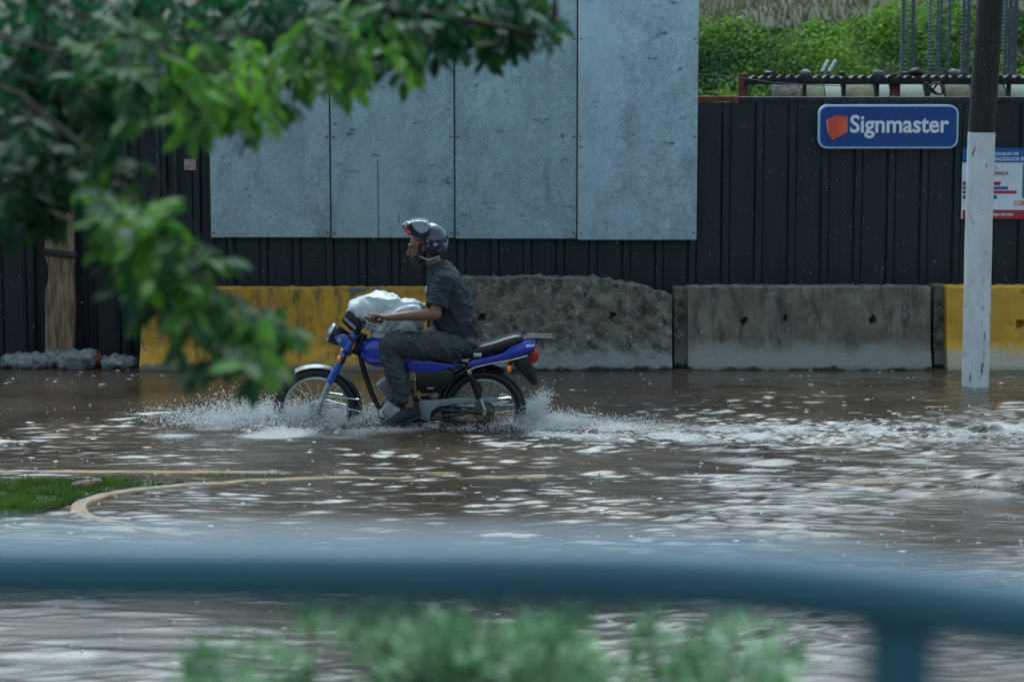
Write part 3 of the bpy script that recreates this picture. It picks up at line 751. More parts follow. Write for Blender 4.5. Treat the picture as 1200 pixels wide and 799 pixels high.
barrier(163, 500, 339, M['yellow'], 'concrete_barrier', 'yellow painted concrete barrier with grime and bare patches, behind the front wheel', .006, seed=2, zbreak=.2, holes=[(455, 372, .03)])
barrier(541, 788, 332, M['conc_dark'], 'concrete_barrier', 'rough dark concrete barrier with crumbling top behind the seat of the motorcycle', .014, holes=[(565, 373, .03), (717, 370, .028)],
        topf=lambda x, a, b_: .045 - .05 * max(0, (x - (b_ - .75)) / .75) ** 1.3 * 3.2 + .02 * noise.noise(Vector((x * 3, 0, 0))), seed=7)
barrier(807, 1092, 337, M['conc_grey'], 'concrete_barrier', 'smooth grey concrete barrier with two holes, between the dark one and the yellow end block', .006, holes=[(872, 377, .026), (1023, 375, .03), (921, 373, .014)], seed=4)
barrier(1111, 1460, 337, M['yellow_b'], 'concrete_barrier', 'bright yellow concrete barrier with worn whitish foot behind the utility pole', .006, holes=[(1196, 380, .036)], seed=6)
def filler(px0, px1, pyt, label):
    x0 = at(px0, 400, 22.05).x; x1 = at(px1, 400, 22.05).x; zt = at(600, pyt, 22.05).z
    mb = MB(); n0 = 8; 
    vs = []; fs = []
    prof = [(0, -.22), (0, .12), (.06, .26), (.08, zt), (.36, zt), (.40, -.22)]
    for i in range(n0 + 1):
        x = x0 + (x1 - x0) * i / n0
        for d, z in prof: vs.append((x, 22.0 + d + .01 * noise.noise(Vector((x * 20, z * 9, 0))), z))
    k = len(prof)
    for i in range(n0):
        for j in range(k): fs.append((i * k + j, (i + 1) * k + j, (i + 1) * k + (j + 1) % k, i * k + (j + 1) % k))
    fs += [tuple(range(k)), tuple(n0 * k + j for j in range(k - 1, -1, -1))]
    mb.add(vs, fs); o = mb.build('concrete_block', M['conc_dark'], angle=50); tag(o, label, 'concrete block', 'blocks filling the gaps between barriers')
filler(790, 805.5, 339, 'narrow dark block filling the gap between the rough barrier and the smooth grey barrier')
filler(1094, 1109.5, 336, 'narrow dark block filling the gap between the smooth grey barrier and the right yellow barrier')
filler(503, 538, 340, 'dark block filling the gap behind the rider between yellow and rough barriers')

# ------------------------------------------------------------------ sign
YS = YF - .10
s0 = at(959, 123, YS); s1 = at(1122, 174, YS)
cxs = (s0.x + s1.x) / 2; czs = (s0.z + s1.z) / 2; sw = s1.x - s0.x; sh = s0.z - s1.z
sign = thing('shop_sign', (cxs, YS, s1.z), 'blue rounded sign with pale border, red emblem and white name on the dark fence', 'sign')
def rrect(cx, cz, w_, h_, r_, n=8):
    pts = []
    for (sx, sz, a0) in ((1, 1, 0), (-1, 1, 90), (-1, -1, 180), (1, -1, 270)):
        for i in range(n + 1):
            a = R(a0 + 90 * i / n); pts.append(Vector((cx + sx * (w_ / 2 - r_) + r_ * math.cos(a), 0, cz + sz * (h_ / 2 - r_) + r_ * math.sin(a))))
    return pts
mb = MB(); mb.prism(rrect(cxs, czs, sw, sh, .085), YS - .02, YS + .05); mb.build('back_plate', M['sign_pale'], sign)
mb = MB(); mb.prism(rrect(cxs, czs, sw - .035, sh - .035, .07), YS - .026, YS - .015); mb.build('face', M['sign_blue'], sign)
def sp(zx, zy):  # zoomed sign picture -> XZ point
    return at(940 + zx / 6.0, 110 + zy / 6.0, YS)
mb = MB(); mb.prism([sp(168, 182), sp(245, 150), sp(318, 160), sp(316, 272), sp(210, 325), sp(180, 280)], YS - .032, YS - .022); em = mb.build('emblem', M['sign_red'], sign, smooth=False)
mb = MB(); mb.prism([sp(240, 186), sp(318, 160), sp(316, 272), sp(246, 300)], YS - .0335, YS - .03); mb.build('emblem_facet', mat('sign_red_side', (.80, .13, .07), .4), em, smooth=False)
M['sign_pink'] = mat('sign_pink', (.9, .35, .28), .4)
for zz in (195, 215, 235, 255):
    mb = MB(); mb.prism([sp(296, zz), sp(306, zz - 3), sp(306, zz + 3), sp(296, zz + 6)], YS - .0345, YS - .031); mb.build('emblem_dash', M['sign_pink'], em, smooth=False)
mb = MB(); mb.prism([sp(166, 184), sp(174, 180), sp(184, 275), sp(178, 278)], YS - .0345, YS - .031); mb.build('emblem_edge', M['sign_pink'], em, smooth=False)
text_obj('Signmaster', 'lettering', M['sign_text'], sign, sp(338, 0).x, sp(1034, 0).x, sp(0, 270).z, YS - .027, bold=.022, yscale=1.08)

# ------------------------------------------------------------------ notice banner
YN = YF - .06
n0_ = at(1128, 176, YN); n1_ = at(1262, 257, YN)
ban = thing('notice_banner', ((n0_.x + n1_.x) / 2, YN, n1_.z), 'printed notice with blue header and red footer half hidden behind the pole', 'notice')
def nb(px_, py_): return at(px_, py_, YN)
def rect(name, m, px0, py0, px1, py1, lift, par=None):
    a = nb(px0, py0); b_ = nb(px1, py1); mb = MB(); mb.box(((a.x + b_.x) / 2, YN - .002 - lift / 2, (a.z + b_.z) / 2), (b_.x - a.x, .004 + lift, a.z - b_.z)); return mb.build(name, m, par or ban, smooth=False)
rect('sheet', M['banner'], 1128, 173.5, 1262, 256.5, 0)
rect('header', M['banner_blue'], 1128, 173.5, 1262, 190.5, .003); rect('footer', M['banner_red'], 1128, 246, 1262, 256.5, .003)
for (a, b_, c_, d_, m_) in ((1128, 213, 1172.5, 217, 'banner_red'), (1128, 218.7, 1181, 222, 'banner_blue'), (1128, 223.5, 1191, 227, 'banner_red'), (1128, 229, 1168, 233, 'banner_blue')):
    rect('text_bar', M[m_], a, b_, c_, d_, .003)
rect('logo_patch', M['banner_orange'], 1188, 235.5, 1206, 240.5, .003); rect('picture', M['banner_teal'], 1198.5, 192.5, 1240, 232, .003)
def bt(s, x0, x1, ybase_, m_, bold=.02):
    text_obj(s, 'lettering', m_, ban, nb(x0, 0).x, nb(x1, 0).x, nb(0, ybase_).z, YN - .0065, bold=bold, depth=.002)
bt('CONTROL DE CALIDAD DE', 1138, 1198.5, 182, M['sign_text']); bt('TRABAJOS REALIZADOS EN', 1138, 1208, 188.3, M['sign_text'])
bt('A LA', 1164, 1173.5, 198, M['banner_teal'], .01); bt('ODINCA', 1164.5, 1187.5, 205, M['banner_text']); bt('HORN', 1190, 1203, 239.6, M['sign_text'])
bt('0800 000 0000', 1170, 1194, 252.8, M['sign_text']); bt('●', 1163.5, 1167.5, 253, M['sign_text'], 0)

# ------------------------------------------------------------------ utility pole
pb0 = on_z(1142.7, 452, 0); YP = pb0.y
top = at(1161.5, 0, YP); dirp = (top - pb0).normalized()
pole = thing('utility_pole', pb0 - dirp * .22, 'leaning utility pole, tarred black above and chipped white paint below', 'pole')
_pc = [at(px_, py_, YP) for px_, py_ in ((1142.7, 452), (1145, 350), (1147.2, 255), (1150, 160), (1154.5, 90), (1160.5, 0), (1168, -110), (1200, -700))]
_pc = [_pc[0] + (_pc[0] - _pc[1]) * .6] + _pc
def pp(z):
    for i in range(len(_pc) - 1):
        if z <= _pc[i + 1].z or i == len(_pc) - 2:
            t = (z - _pc[i].z) / (_pc[i + 1].z - _pc[i].z); return _pc[i].lerp(_pc[i + 1], t)
zpaint = at(1150, 155, YP).z
zs = [-.22 + (zpaint + .22) * i / 16 for i in range(17)]
mb = MB(); mb.tube([pp(z) for z in zs], [.117 + .002 * noise.noise(Vector((z * 3, 0, 0))) for z in zs], 32); mb.build('painted_base', M['white_paint'], pole)
zs = [zpaint - .001 + (7.5 - zpaint) * i / 20 for i in range(21)]
mb = MB(); mb.tube([pp(z) for z in zs], [.1165 - .001 * i for i in range(21)], 32); mb.build('shaft', M['pole'], pole)
zc = at(1158, 48, YP).z; mb = MB(); mb.tube([pp(zc - .012), pp(zc + .012)], .1185, 32); mb.build('band', M['dark_steel'], pole)

# ------------------------------------------------------------------ shed roof behind the fence
YR = 24.2
shed = thing('lean_to_shed', (at(1040, 100, YR).x, YR, .05), 'low shed with mossy pale roof sheets tilted to the sky under a dark ragged roof behind the fence', 'shed')
def sx(px_, y=YR): return at(px_, 100, y).x
def sz(py_, y=YR): return at(600, py_, y).z
RZ = sz(90, YR - .14)
mb = MB(); vs = []; fs = []; x = sx(872); i = 0
while x < sx(1500):
    e = .02 * noise.noise(Vector((x * 2, 0, 0))); h = .016 * math.cos(i * math.pi)
    vs += [(x, YR - .14, RZ + h + e), (x, YR + .12, RZ + h - .01), (x, YR - .14, RZ + h + e - .045), (x, YR + .12, RZ + h - .055)]
    x += .045; i += 1
n = len(vs) // 4
for i in range(n - 1):
    a = i * 4; fs += [(a, a + 4, a + 5, a + 1), (a + 2, a + 3, a + 7, a + 6), (a, a + 2, a + 6, a + 4)]
mb.add(vs, fs); mb.build('roof', M['dark_steel'], shed, recalc=False, smooth=False)
pan = [(905, 940, 'conc_dark'), (940, 968, 'poly'), (968, 988, 'poly_b'), (989, 1026, 'poly'), (1028, 1045, 'poly_b'), (1054, 1085, 'poly_b'), (1087, 1108, 'poly_b'), (1110, 1140, 'poly'), (1141, 1180, 'poly'), (1181, 1215, 'poly_b'), (1216, 1300, 'poly')]
for a, b_, m_ in pan:
    w0 = sx(b_) - sx(a) - .012; L_ = .31; tilt = R(-52)
    mb = MB(); mb.box(((sx(a) + sx(b_)) / 2, YR + .02 + .13, sz(114) + .095), (w0, .006, L_), Matrix.Rotation(tilt, 3, 'X') @ Matrix.Rotation(R(random.uniform(-1.5, 1.5)), 3, 'Y')); mb.build('roof_sheet', M[m_], shed)  # sheets leaned back to face the sky so they come out bright
for px_ in (870, 942, 988, 1027, 1048, 1086, 1140, 1181):
    wd = .10 if px_ in (870, 1048) else .04
    mb = MB(); mb.box((sx(px_), YR - .04, sz(110) - .75), (wd, .06, 1.9)); mb.build('post', M['rust'] if px_ in (870, 1048) else M['dark_steel'], shed, bevel=.005)
mb = MB(); mb.box((sx(1180), YR - .1, sz(96)), (sx(1490) - sx(872), .05, .05)); mb.build('roof_beam', M['dark_steel'], shed, bevel=.004)
mb = MB(); mb.box((sx(1180), YR + .1, sz(146)), (sx(1490) - sx(872), .08, .5)); mb.build('lower_wall', M['dark_steel'], shed, bevel=.004)
# loose stones and scrap on the roof edge
for k, (px_, r_) in enumerate(((900, .035), (943, .045), (985, .03), (1028, .042), (1072, .055), (1117, .05), (1060, .03))):
    mb = MB(); q = Vector((sx(px_), YR - .05, RZ + .02 + r_ * .4))
    mb.ell(q, (r_ * 1.3, r_, r_ * .7), None, 12, 8); 
    mb.v = [tuple(Vector(v) + Vector(v).normalized() * .0 + Vector((0, 0, .25 * r_ * noise.noise(Vector(v) * 18)))) for v in mb.v]
    o = mb.build('stone', M['bag_sand'] if k % 2 else M['dark_steel'], None); tag(o, 'small lump of rubble on the front edge of the shed roof', 'stone', 'rubble weighing down the shed roof')
for k in range(2):
    a = at(963 + k * 8, 86, YR - .2); b_ = at(970 + k * 9, 72, YR + .1)
    mb = MB(); mb.tube([a, b_], .022, 12); o = mb.build('metal_pipe', M['rebar'] if False else M['bag_sand'])
    tag(o, ['left one of the two short pale pipes sticking up from the shed roof', 'right one of the two short pale pipes sticking up from the shed roof'][k], 'pipe', 'pipes on the shed roof')
mb = MB(); pts = [at(a, b_, YR - .5 - .001 * a) for a, b_ in ((700, 84), (820, 87), (860, 90), (905, 97), (950, 100), (985, 101))]; mb.tube(pts, .004, 6); o = mb.build('cable', M['dark_steel']); tag(o, 'thin grey cable sagging from the hoarding to the shed', 'cable')
mb = MB(); pts = [at(1095 + 12 * math.cos(t * .9) * (1 - t * .03), 104 + 7 * math.sin(t * 1.3), YR - .42 - .004 * t) for t in [i * .35 for i in range(40)]]; mb.tube(pts, .010, 6); o = mb.build('wire_bundle', M['dark_steel']); tag(o, 'tangled dark wire hanging in front of the pale shed panels', 'wire')

# rebar cages
def rebar(pxs, label, Y=25.4, top=6.2):
    xs_ = [at(p, 60, Y).x for p in pxs]; cx = sum(xs_) / len(xs_); t = thing('rebar_cage', (cx, Y, .05), label, 'rebar', 'rebar cages standing behind the fence')
    wd = max(.05, (xs_[-1] - xs_[0]) / 2)
    for i, x in enumerate(xs_):
        for dy in ((-wd, wd) if len(xs_) < 4 else ((-1) ** i * wd,)):
            mb = MB(); mb.tube([(x, Y + dy, .05), (x + .004, Y + dy, 3), (x + random.uniform(-.02, .02), Y + dy, top + random.uniform(-.2, .2))], .011, 8); mb.build('bar', M['rebar'], t)
    z = .3
    mb = MB()
    while z < top - .3:
        a = xs_[0] - .012; b_ = xs_[-1] + .012
        mb.tube([(a, Y - wd - .012, z), (b_, Y - wd - .012, z + .01), (b_, Y + wd + .012, z), (a, Y + wd + .012, z + .01)], .0032, 5, side=(0, 0, 1), closed=True); z += .04
    o = mb.build('stirrups', M['rebar'], t)
rebar([1057, 1069], 'thin twin-bar rebar cage, leftmost of the cages above the shed')
rebar([1090, 1096, 1103, 1110], 'wide rebar cage of close vertical bars between the thin one and the pole')
rebar([1128, 1134], 'slim rebar cage just left of the utility pole')
rebar([1177, 1183, 1189], 'rebar cage rising just right of the utility pole')

# ------------------------------------------------------------------ sandbags
def sandbag(px_, py_, L, H, label, rot=0, m='bag_sand', red=False):
    c = on_z(px_, py_, 0); mb = MB(); c = Vector((c.x, c.y, H * .35))
    mb.ell(c, (L / 2, .17, H / 2), Matrix.Rotation(R(rot), 3, 'Y'), 32, 18, .8)
    def wr(p, n): return .022 * noise.fractal(Vector((p.x * 9, p.y * 9, p.z * 14)), 1, 2, 4) + .008 * math.sin(p.x * 70 + 3 * noise.noise(p * 8))
    o = organic(mb, 'sandbag', M[m], None, .012, 2, wr, origin=Vector((c.x, c.y, -.1))); tag(o, label, 'sandbag', 'sandbags by the gate')
    if red:
        mb = MB(); e = c + Vector((L * .42, 0, .02)); mb.tube([e + Vector((-.012, 0, 0)), e + Vector((.02, 0, .01))], [(H * .42, .12), (H * .36, .10)], 20); mb.build('red_tie', M['rust'], o)
    return o
sandbag(34, 430, .52, .15, 'flat grey sandbag lying left of the wooden post foot', 2)
sandbag(92, 431, .42, .20, 'plump grey sandbag with a rust-red end right of the post foot', -6, red=True)
sandbag(138, 430, .36, .12, 'small dark crumpled sandbag nearest the yellow barrier', 0)
sandbag(66, 427, .26, .16, 'upright grey sandbag squeezed against the wooden post', 8)

# ------------------------------------------------------------------ median: kerbs, grass
def kerb(pts, zt, wd=.15, name='kerb'):
    P = []
    for i in range(len(pts) - 1):
        for t in range(8): 
            a = on_z(*pts[i]); b_ = on_z(*pts[i + 1]); P.append(a.lerp(b_, t / 8))
    P.append(on_z(*pts[-1]))
    for _ in range(6): P = [P[0]] + [(P[i - 1] + P[i] * 2 + P[i + 1]) / 4 for i in range(1, len(P) - 1)] + [P[-1]]
    vs = []; fs = []
    for i, p in enumerate(P):
        t = (P[min(i + 1, len(P) - 1)] - P[max(i - 1, 0)]).normalized(); s = Vector((t.y, -t.x, 0))
        u = i / (len(P) - 1); z = zt(u) if callable(zt) else zt
        z += .006 * noise.noise(p * 4) + .006 * noise.noise(p * 13)
        for (o_, zz) in ((-wd / 2, -.22), (-wd / 2, z - .012), (-wd / 2 + .012, z), (wd / 2 - .012, z), (wd / 2, z - .012), (wd / 2, -.22)):
            q = p + s * o_; vs.append((q.x, q.y, zz))
    for i in range(len(P) - 1):
        for j in range(5): fs.append((i * 6 + j, (i + 1) * 6 + j, (i + 1) * 6 + j + 1, i * 6 + j + 1))
    mb = MB(); mb.add(vs, fs + [(0, 1, 2, 3, 4, 5), tuple((len(P) - 1) * 6 + j for j in (5, 4, 3, 2, 1, 0))]); o = mb.build(name, M['kerb']); tag(o, kind='structure'); return o
kerb([(-420, 553), (0, 553), (300, 554), (600, 556), (760, 558)], lambda u: .007 - .012 * max(0, (u - .70) / .30), .11)
KC = [(640, 558.5), (500, 559.5), (380, 560.5), (285, 565), (188, 572), (122, 581), (90, 593), (96, 605), (146, 616), (222, 628), (300, 636), (360, 641)]
kerb(KC, lambda u: .001 + .017 * math.sin(math.pi * min(1, max(0, (u - .05) / .8))), .115)
kerb([(830, 564), (1000, 565), (1200, 567), (1500, 569)], lambda u: -.004 + .009 * min(1, u * 2), .11)
kerb([(520, 576), (600, 584), (690, 596)], lambda u: -.016 + .018 * math.sin(math.pi * u), .12)
# turf between the kerbs
poly = [(-420, 566)] + [(a, b_) for a, b_ in ((60, 566), (150, 565.5), (215, 566)) ] + [(200, 568.5), (180, 570.5), (112, 579), (80, 592), (30, 606), (-420, 612)]
pw_ = [on_z(*p) for p in poly]
mb = MB(); n = len(pw_); mb.add([(p.x, p.y, .016) for p in pw_] + [(p.x, p.y, -.22) for p in pw_], [tuple(range(n))] + [(i, (i + 1) % n, n + (i + 1) % n, n + i) for i in range(n)])
o = mb.build('turf_base', M['earth'], smooth=False); tag(o, kind='structure')
def inpoly(x, y, P):
    c = False; j = len(P) - 1
    for i in range(len(P)):
        if (P[i].y > y) != (P[j].y > y) and x < (P[j].x - P[i].x) * (y - P[i].y) / (P[j].y - P[i].y) + P[i].x: c = not c
        j = i
    return c
def grass(P, n, zb_, hmax, dens=None):
    global mb, tone
    x0 = min(p.x for p in P); x1 = max(p.x for p in P); y0 = min(p.y for p in P); y1 = max(p.y for p in P); k = 0
    while k < n:
        x = random.uniform(max(x0, -5.2), min(x1, 6)); y = random.uniform(y0, y1)
        if not inpoly(x, y, P): continue
        k += 1
        cl = noise.noise(Vector((x * 5, y * 5, 0))); 
        if cl < -.12 and random.random() < .75: continue
        h = hmax * random.uniform(.3, 1) * (1 + .5 * cl); p = Vector((x, y, zb_)); q = p + Vector((random.gauss(0, .35), random.gauss(0, .35), 1)) * h
        a = random.uniform(0, 3.14); s = Vector((math.cos(a), math.sin(a), 0)) * random.uniform(.002, .005)
        mb.add([p - s, p + s, q], [(0, 1, 2)]); tone.append(.4 * cl + random.uniform(-.2, .3))
mb = MB(); tone = []
grass(pw_, 42000, .012, .055)
mb.tone = tone; o = mb.build('grass', M['grass'], recalc=False, smooth=False); tag(o, 'short green grass on the median between the kerbs', 'grass', kind='stuff')
mb = MB(); tone = []
P2 = [on_z(*p) for p in ((1085, 568), (1300, 569), (1300, 574), (1110, 573))]; grass(P2, 2500, -.02, .05)
P2 = [on_z(*p) for p in ((230, 556), (470, 557), (470, 558.5), (230, 562))]; grass(P2, 1500, -.01, .035)
mb.tone = tone; o = mb.build('drowned_grass', M['grass'], recalc=False, smooth=False); tag(o, 'grass tips poking out of the flood water beside the kerbs', 'grass', kind='stuff')
c = on_z(99, 570, .02); mb = MB(); mb.ell(c + Vector((0, 0, .01)), (.11, .05, .035), Matrix.Rotation(R(-8), 3, 'Y'), 20, 12); mb.ell(c + Vector((.075, 0, .025)), (.045, .04, .035), None, 16, 10)
o = organic(mb, 'stone', M['rock'], None, .008, 2, lambda p, n: .008 * noise.fractal(p * 25, 1, 2, 4), origin=c); tag(o, 'small brown stone lying on the grass of the median', 'stone')
c = on_z(187, 567, .02); mb = MB(); mb.ell(c, (.02, .02, .018), None, 12, 8); o = mb.build('pebble', M['dark_steel']); tag(o, 'tiny dark pebble on the kerb edge by the grass tip', 'pebble')

# ================================================================== MOTORCYCLE
FXC = B(371, 479); RXC = B(567, 481)
moto = thing('motorcycle', ((FXC.x + RXC.x) / 2, YB, -.2), 'blue and black commuter motorcycle being ridden through the flood water', 'motorcycle')
FWR, RWR = .325, .325

def wheel(c, name, label, wid, rr):
    w_ = MB()
    prof = []
    for i in range(14):
        a = 2 * math.pi * i / 14; prof.append((wid * math.cos(a), -.036 + .040 * math.sin(a)))
    w_.torus(c, rr, prof, 64)
    # tread blocks
    for i in range(64):
        a = 2 * math.pi * i / 64
        for s in (-1, 1):
            d = Vector((math.cos(a + s * .02), 0, math.sin(a + s * .02)))
            rot = Matrix.Rotation(-a, 3, 'Y')
            w_.box(Vector(c) + d * (rr + .001) + Vector((0, s * wid * .45, 0)), (.010, wid * .55, .018), rot)
    wh = w_.build(name, M['tyre'], moto, origin=c, angle=30)   # the tyre carries rim, hub and spokes
    if label: wh['label'] = label
    m = MB(); m.torus(c, rr - .078, [(-.030, .012), (-.024, .004), (-.012, -.008), (.012, -.008), (.024, .004), (.030, .012), (.024, .012), (.012, 0), (-.012, 0), (-.024, .012)], 56); m.build('rim', M['chrome'], wh)
    m = MB(); m.tube([Vector(c) + Vector((0, -.055, 0)), Vector(c) + Vector((0, -.05, 0)), Vector(c) + Vector((0, .05, 0)), Vector(c) + Vector((0, .055, 0))], [.045, .062, .062, .045], 28, side=(1, 0, 0)); m.build('hub', M['alu'], wh)
    m = MB()
    for i in range(32):
        a = 2 * math.pi * i / 32; b_ = a + (.5 if i % 2 else -.5); s = .035 if i % 4 < 2 else -.035
        m.tube([Vector(c) + Vector((math.cos(b_) * .058, s, math.sin(b_) * .058)), Vector(c) + Vector((math.cos(a) * (rr - .084), s * .2, math.sin(a) * (rr - .084)))], .0019, 5, caps=False)
    m.build('spokes', M['chrome'], wh)
    return wh
wheel(FXC, 'front_wheel', None, .040, FWR)
rw = wheel(RXC, 'rear_wheel', None, .048, RWR)
m = MB(); sc_ = RXC + Vector((0, -.075, 0)); m.torus(sc_, .078, [(-.003, .006), (.003, .006), (.003, -.028), (-.003, -.028)], 48)
for i in range(36):
    a = 2 * math.pi * i / 36; m.box(sc_ + Vector((math.cos(a), 0, math.sin(a))) * .087, (.010, .005, .006), Matrix.Rotation(-a, 3, 'Y'))
m.tube([sc_ + Vector((0, -.004, 0)), sc_ + Vector((0, .004, 0))], .052, 24, side=(1, 0, 0)); m.build('sprocket', M['engine_tan'], moto)

# front mudguard, stays
m = MB(); m.ringarc(FXC, .350, .055, .005, -6, 118, 48, crown=.016); fd = m.build('front_mudguard', M['guard_dull'], moto)
m = MB()
for s in (-1, 1):
    m.tube([FXC + Vector((.05, s * .075, .12)), FXC + Vector((math.cos(R(14)) * .345, s * .062, math.sin(R(14)) * .345))], .007, 8)
    m.tube([FXC + Vector((.03, s * .075, .07)), FXC + Vector((math.cos(R(-2)) * .345, s * .062, math.sin(R(-2)) * .345))], .006, 8)
m.build('stay', M['chrome'], fd)
# fork
for s in (-1, 1):
    dy = s * .088
    lo, mi, up = BX(371, 481, dy), BX(389, 442, dy), BX(417, 390, dy)
    fk = thing  # keep name short below
    m = MB(); m.tube([lo, lo.lerp(mi, .25), lo.lerp(mi, .3), mi], [.026, .027, .022, .021], 18, side=(0, 1, 0)); f_ = m.build('fork_leg', M['alu'], moto)
    m = MB(); m.tube([mi + (lo - mi) * .12, mi, mi.lerp(up, .5), up], [.030, .032, .030, .029], 20); m.build('fork_cover', M['blue_fork'], f_)
    m = MB(); m.tube([lo + Vector((0, -.03 * s, .0)), lo + Vector((0, .03 * s, 0))], .016, 12, side=(1, 0, 0)); m.build('axle_nut', M['chrome'], f_)
m = MB(); a = BX(414, 395); m.box(a, (.07, .25, .025), Matrix.Rotation(R(28), 3, 'Y')); a = BX(408, 411); m.box(a, (.07, .24, .03), Matrix.Rotation(R(28), 3, 'Y')); m.build('fork_clamp', M['frame'], moto, bevel=.006)
m = MB(); m.tube([BX(426, 391), BX(417, 415)], .034, 16); m.build('steering_head', M['frame'], moto)
# headlight, facing left and slightly down
hd = (BX(384.5, 388.5) - BX(409, 398.5)).normalized() * 1.0
hc = BX(389.5, 390)
def along(t): return hc + Vector((math.cos(R(198)), 0, math.sin(R(198)))) * t
ax = Vector((-math.cos(R(-24)), 0, math.sin(R(-24)))); ax = Vector((-.93, 0, .0)) + Vector((0, 0, -.37)) * 0
ax = Vector((-.90, 0, .22)).normalized() if False else Vector((-.93, 0, .36 * -1)).normalized()
# lamp rim leans: bottom is further left than top
lt, lb = BX(394, 379.5), BX(384, 401)
up_ = (lt - lb).normalized(); ax = Vector((-up_.z, 0, up_.x)).normalized(); ax = ax if ax.x < 0 else -ax
hc = (lt + lb) / 2; hr = (lt - lb).length / 2
m = MB(); m.tube([hc + ax * .005, hc - ax * .03, hc - ax * .08, hc - ax * .125, hc - ax * .15], [(hr * .98, hr * 1.05), (hr * .98, hr * 1.05), (hr * .86, hr * .92), (hr * .55, hr * .6), (hr * .2, hr * .2)], 28); hl = m.build('headlight', M['black'], moto)
m = MB(); m.tube([hc + ax * .004, hc + ax * .022, hc + ax * .026], [(hr * 1.06, hr * 1.12), (hr * 1.06, hr * 1.12), (hr * .98, hr * 1.04)], 32); m.build('rim', M['chrome'], hl)
m = MB(); m.tube([hc + ax * .024, hc + ax * .034, hc + ax * .040], [(hr * .95, hr), (hr * .7, hr * .75), (hr * .2, hr * .2)], 28); m.build('lens', M['lens'], hl)
for s in (-1, 1):
    m = MB(); a = [BX(392, 393), BX(405, 389), BX(416, 396), BX(411, 410), BX(399, 403)]; m.prism(a, YB + s * .105 - .005, YB + s * .105 + .005); m.build('headlight_bracket', M['blue_fork'], moto, bevel=.003)
    m = MB(); a = BX(399, 396, s * .113); m.tube([a, a + Vector((0, s * .012, 0))], .020, 16, side=(1, 0, 0)); m.build('bracket_bolt', M['chrome'], moto)
# front indicators
def indicator(c, s, name='turn_signal', L=.07):
    m = MB(); m.tube([Vector((c.x + .02, YB + s * .10, c.z)), Vector((c.x, YB + s * (.10 + L), c.z))], .009, 10, side=(1, 0, 0)); i_ = m.build(name, M['black'], moto)
    cc = Vector((c.x, YB + s * (.10 + L + .02), c.z)); m = MB(); m.tube([cc + Vector((.032, 0, 0)), cc + Vector((.02, 0, 0)), cc + Vector((-.012, 0, 0))], [.02, .034, .036], 20, side=(0, 0, 1)); m.build('housing', M['black'], i_)
    m = MB(); m.ell(cc + Vector((-.012, s * .004, 0)), (.026, .036, .033), None, 20, 12); m.build('lens', M['amber'], i_)
for s in (-1, 1): indicator(BX(402, 417), s)
for s in (-1, 1): indicator(BX(599, 429), s, L=.05)
# instruments
m = MB(); a = [BX(409, 361), BX(401, 374), BX(412, 385), BX(420, 388), BX(426, 378), BX(421, 369)]; m.prism(a, YB - .12, YB + .12); ins = m.build('instrument_cluster', M['black'], moto, bevel=.010)
m = MB(); 
for s in (-1, 1):
    c = BX(413, 366, s * .055); n_ = Vector((.55, 0, .83)); m.tube([c - n_ * .01, c + n_ * .014], .048, 24); 
m.build('dial', M['lens'], ins)
m = MB(); m.prism([BX(405.5, 369), BX(404, 372), BX(417, 384), BX(419, 381)], YB - .124, YB - .1205); m.build('side_trim', M['alu'], ins, smooth=False)
# handlebar
GX = {}
for s in (-1, 1):
    m = MB(); g0 = BX(437, 366, s * .28); g1 = BX(450, 369, s * .41)
    pts = [BX(421, 388, s * .03), BX(424, 383, s * .09), BX(432, 368, s * .17), BX(436, 365, s * .24), g0, g1]
    m.tube(pts, .0115, 12); hb = m.build('handlebar', M['chrome'], moto)
    m = MB(); m.tube([g0, g0.lerp(g1, .5), g1], [.019, .018, .020], 16, side=(1, 0, 0)); m.build('grip', M['black'], hb)
    m = MB(); m.tube([g0 + Vector((-.01, -s * .02, 0)), g0 + Vector((-.055, s * .0, -.015)), g0.lerp(g1, .6) + Vector((-.062, 0, -.03)), g1 + Vector((-.05, 0, -.035))], [.008, .007, .006, .007], 10, side=(0, 0, 1)); m.build('lever', M['black'], hb)
    m = MB(); m.box(g0 + Vector((0, -s * .035, .002)), (.045, .05, .045)); m.build('switch_housing', M['black'], hb, bevel=.008)
    GX[s] = (g0, g1)
m = MB()
for k in range(5):
    a = BX(402 + k * 1.5, 382 + k, (-.05 + .02 * k)); m.tube([BX(433 - k, 368 + k, -.2 + .08 * k), BX(424, 379 + k, -.12 + .05 * k), BX(418, 392 + k * 2, -.05 + .03 * k), BX(424, 410, -.02 + .01 * k)], .0045, 6)
m.build('cables', M['black'], moto)
# frame
m = MB()
m.tube([BX(420, 407), BX(427, 436), BX(436, 462), BX(448, 486), BX(462, 492)], [.022, .022, .021, .02, .018], 12)
for s in (-1, 1):
    m.tube([BX(462, 492, s * .07), BX(500, 490, s * .08), BX(512, 478, s * .09), BX(518, 450, s * .09), BX(524, 425, s * .09)], .015, 10)
    m.tube([BX(505, 425, s * .09), BX(550, 428, s * .11), BX(590, 419, s * .11), BX(622, 411, s * .09)], .012, 10)
    m.tube([BX(515, 458, s * .09), BX(532, 440, s * .10), BX(549, 430, s * .11)], .012, 10)
m.tube([BX(424, 402), BX(470, 415), BX(520, 424)], .022, 12)
m.build('frame', M['frame'], moto)
for s in (-1, 1):
    m = MB(); m.tube([BX(548, 432.5, s * .128), BX(556, 428, s * .128), BX(575, 423.5, s * .128), BX(600, 419, s * .125), BX(618, 414, s * .12)], .0065, 8); m.build('grab_rail', M['chrome'], moto)
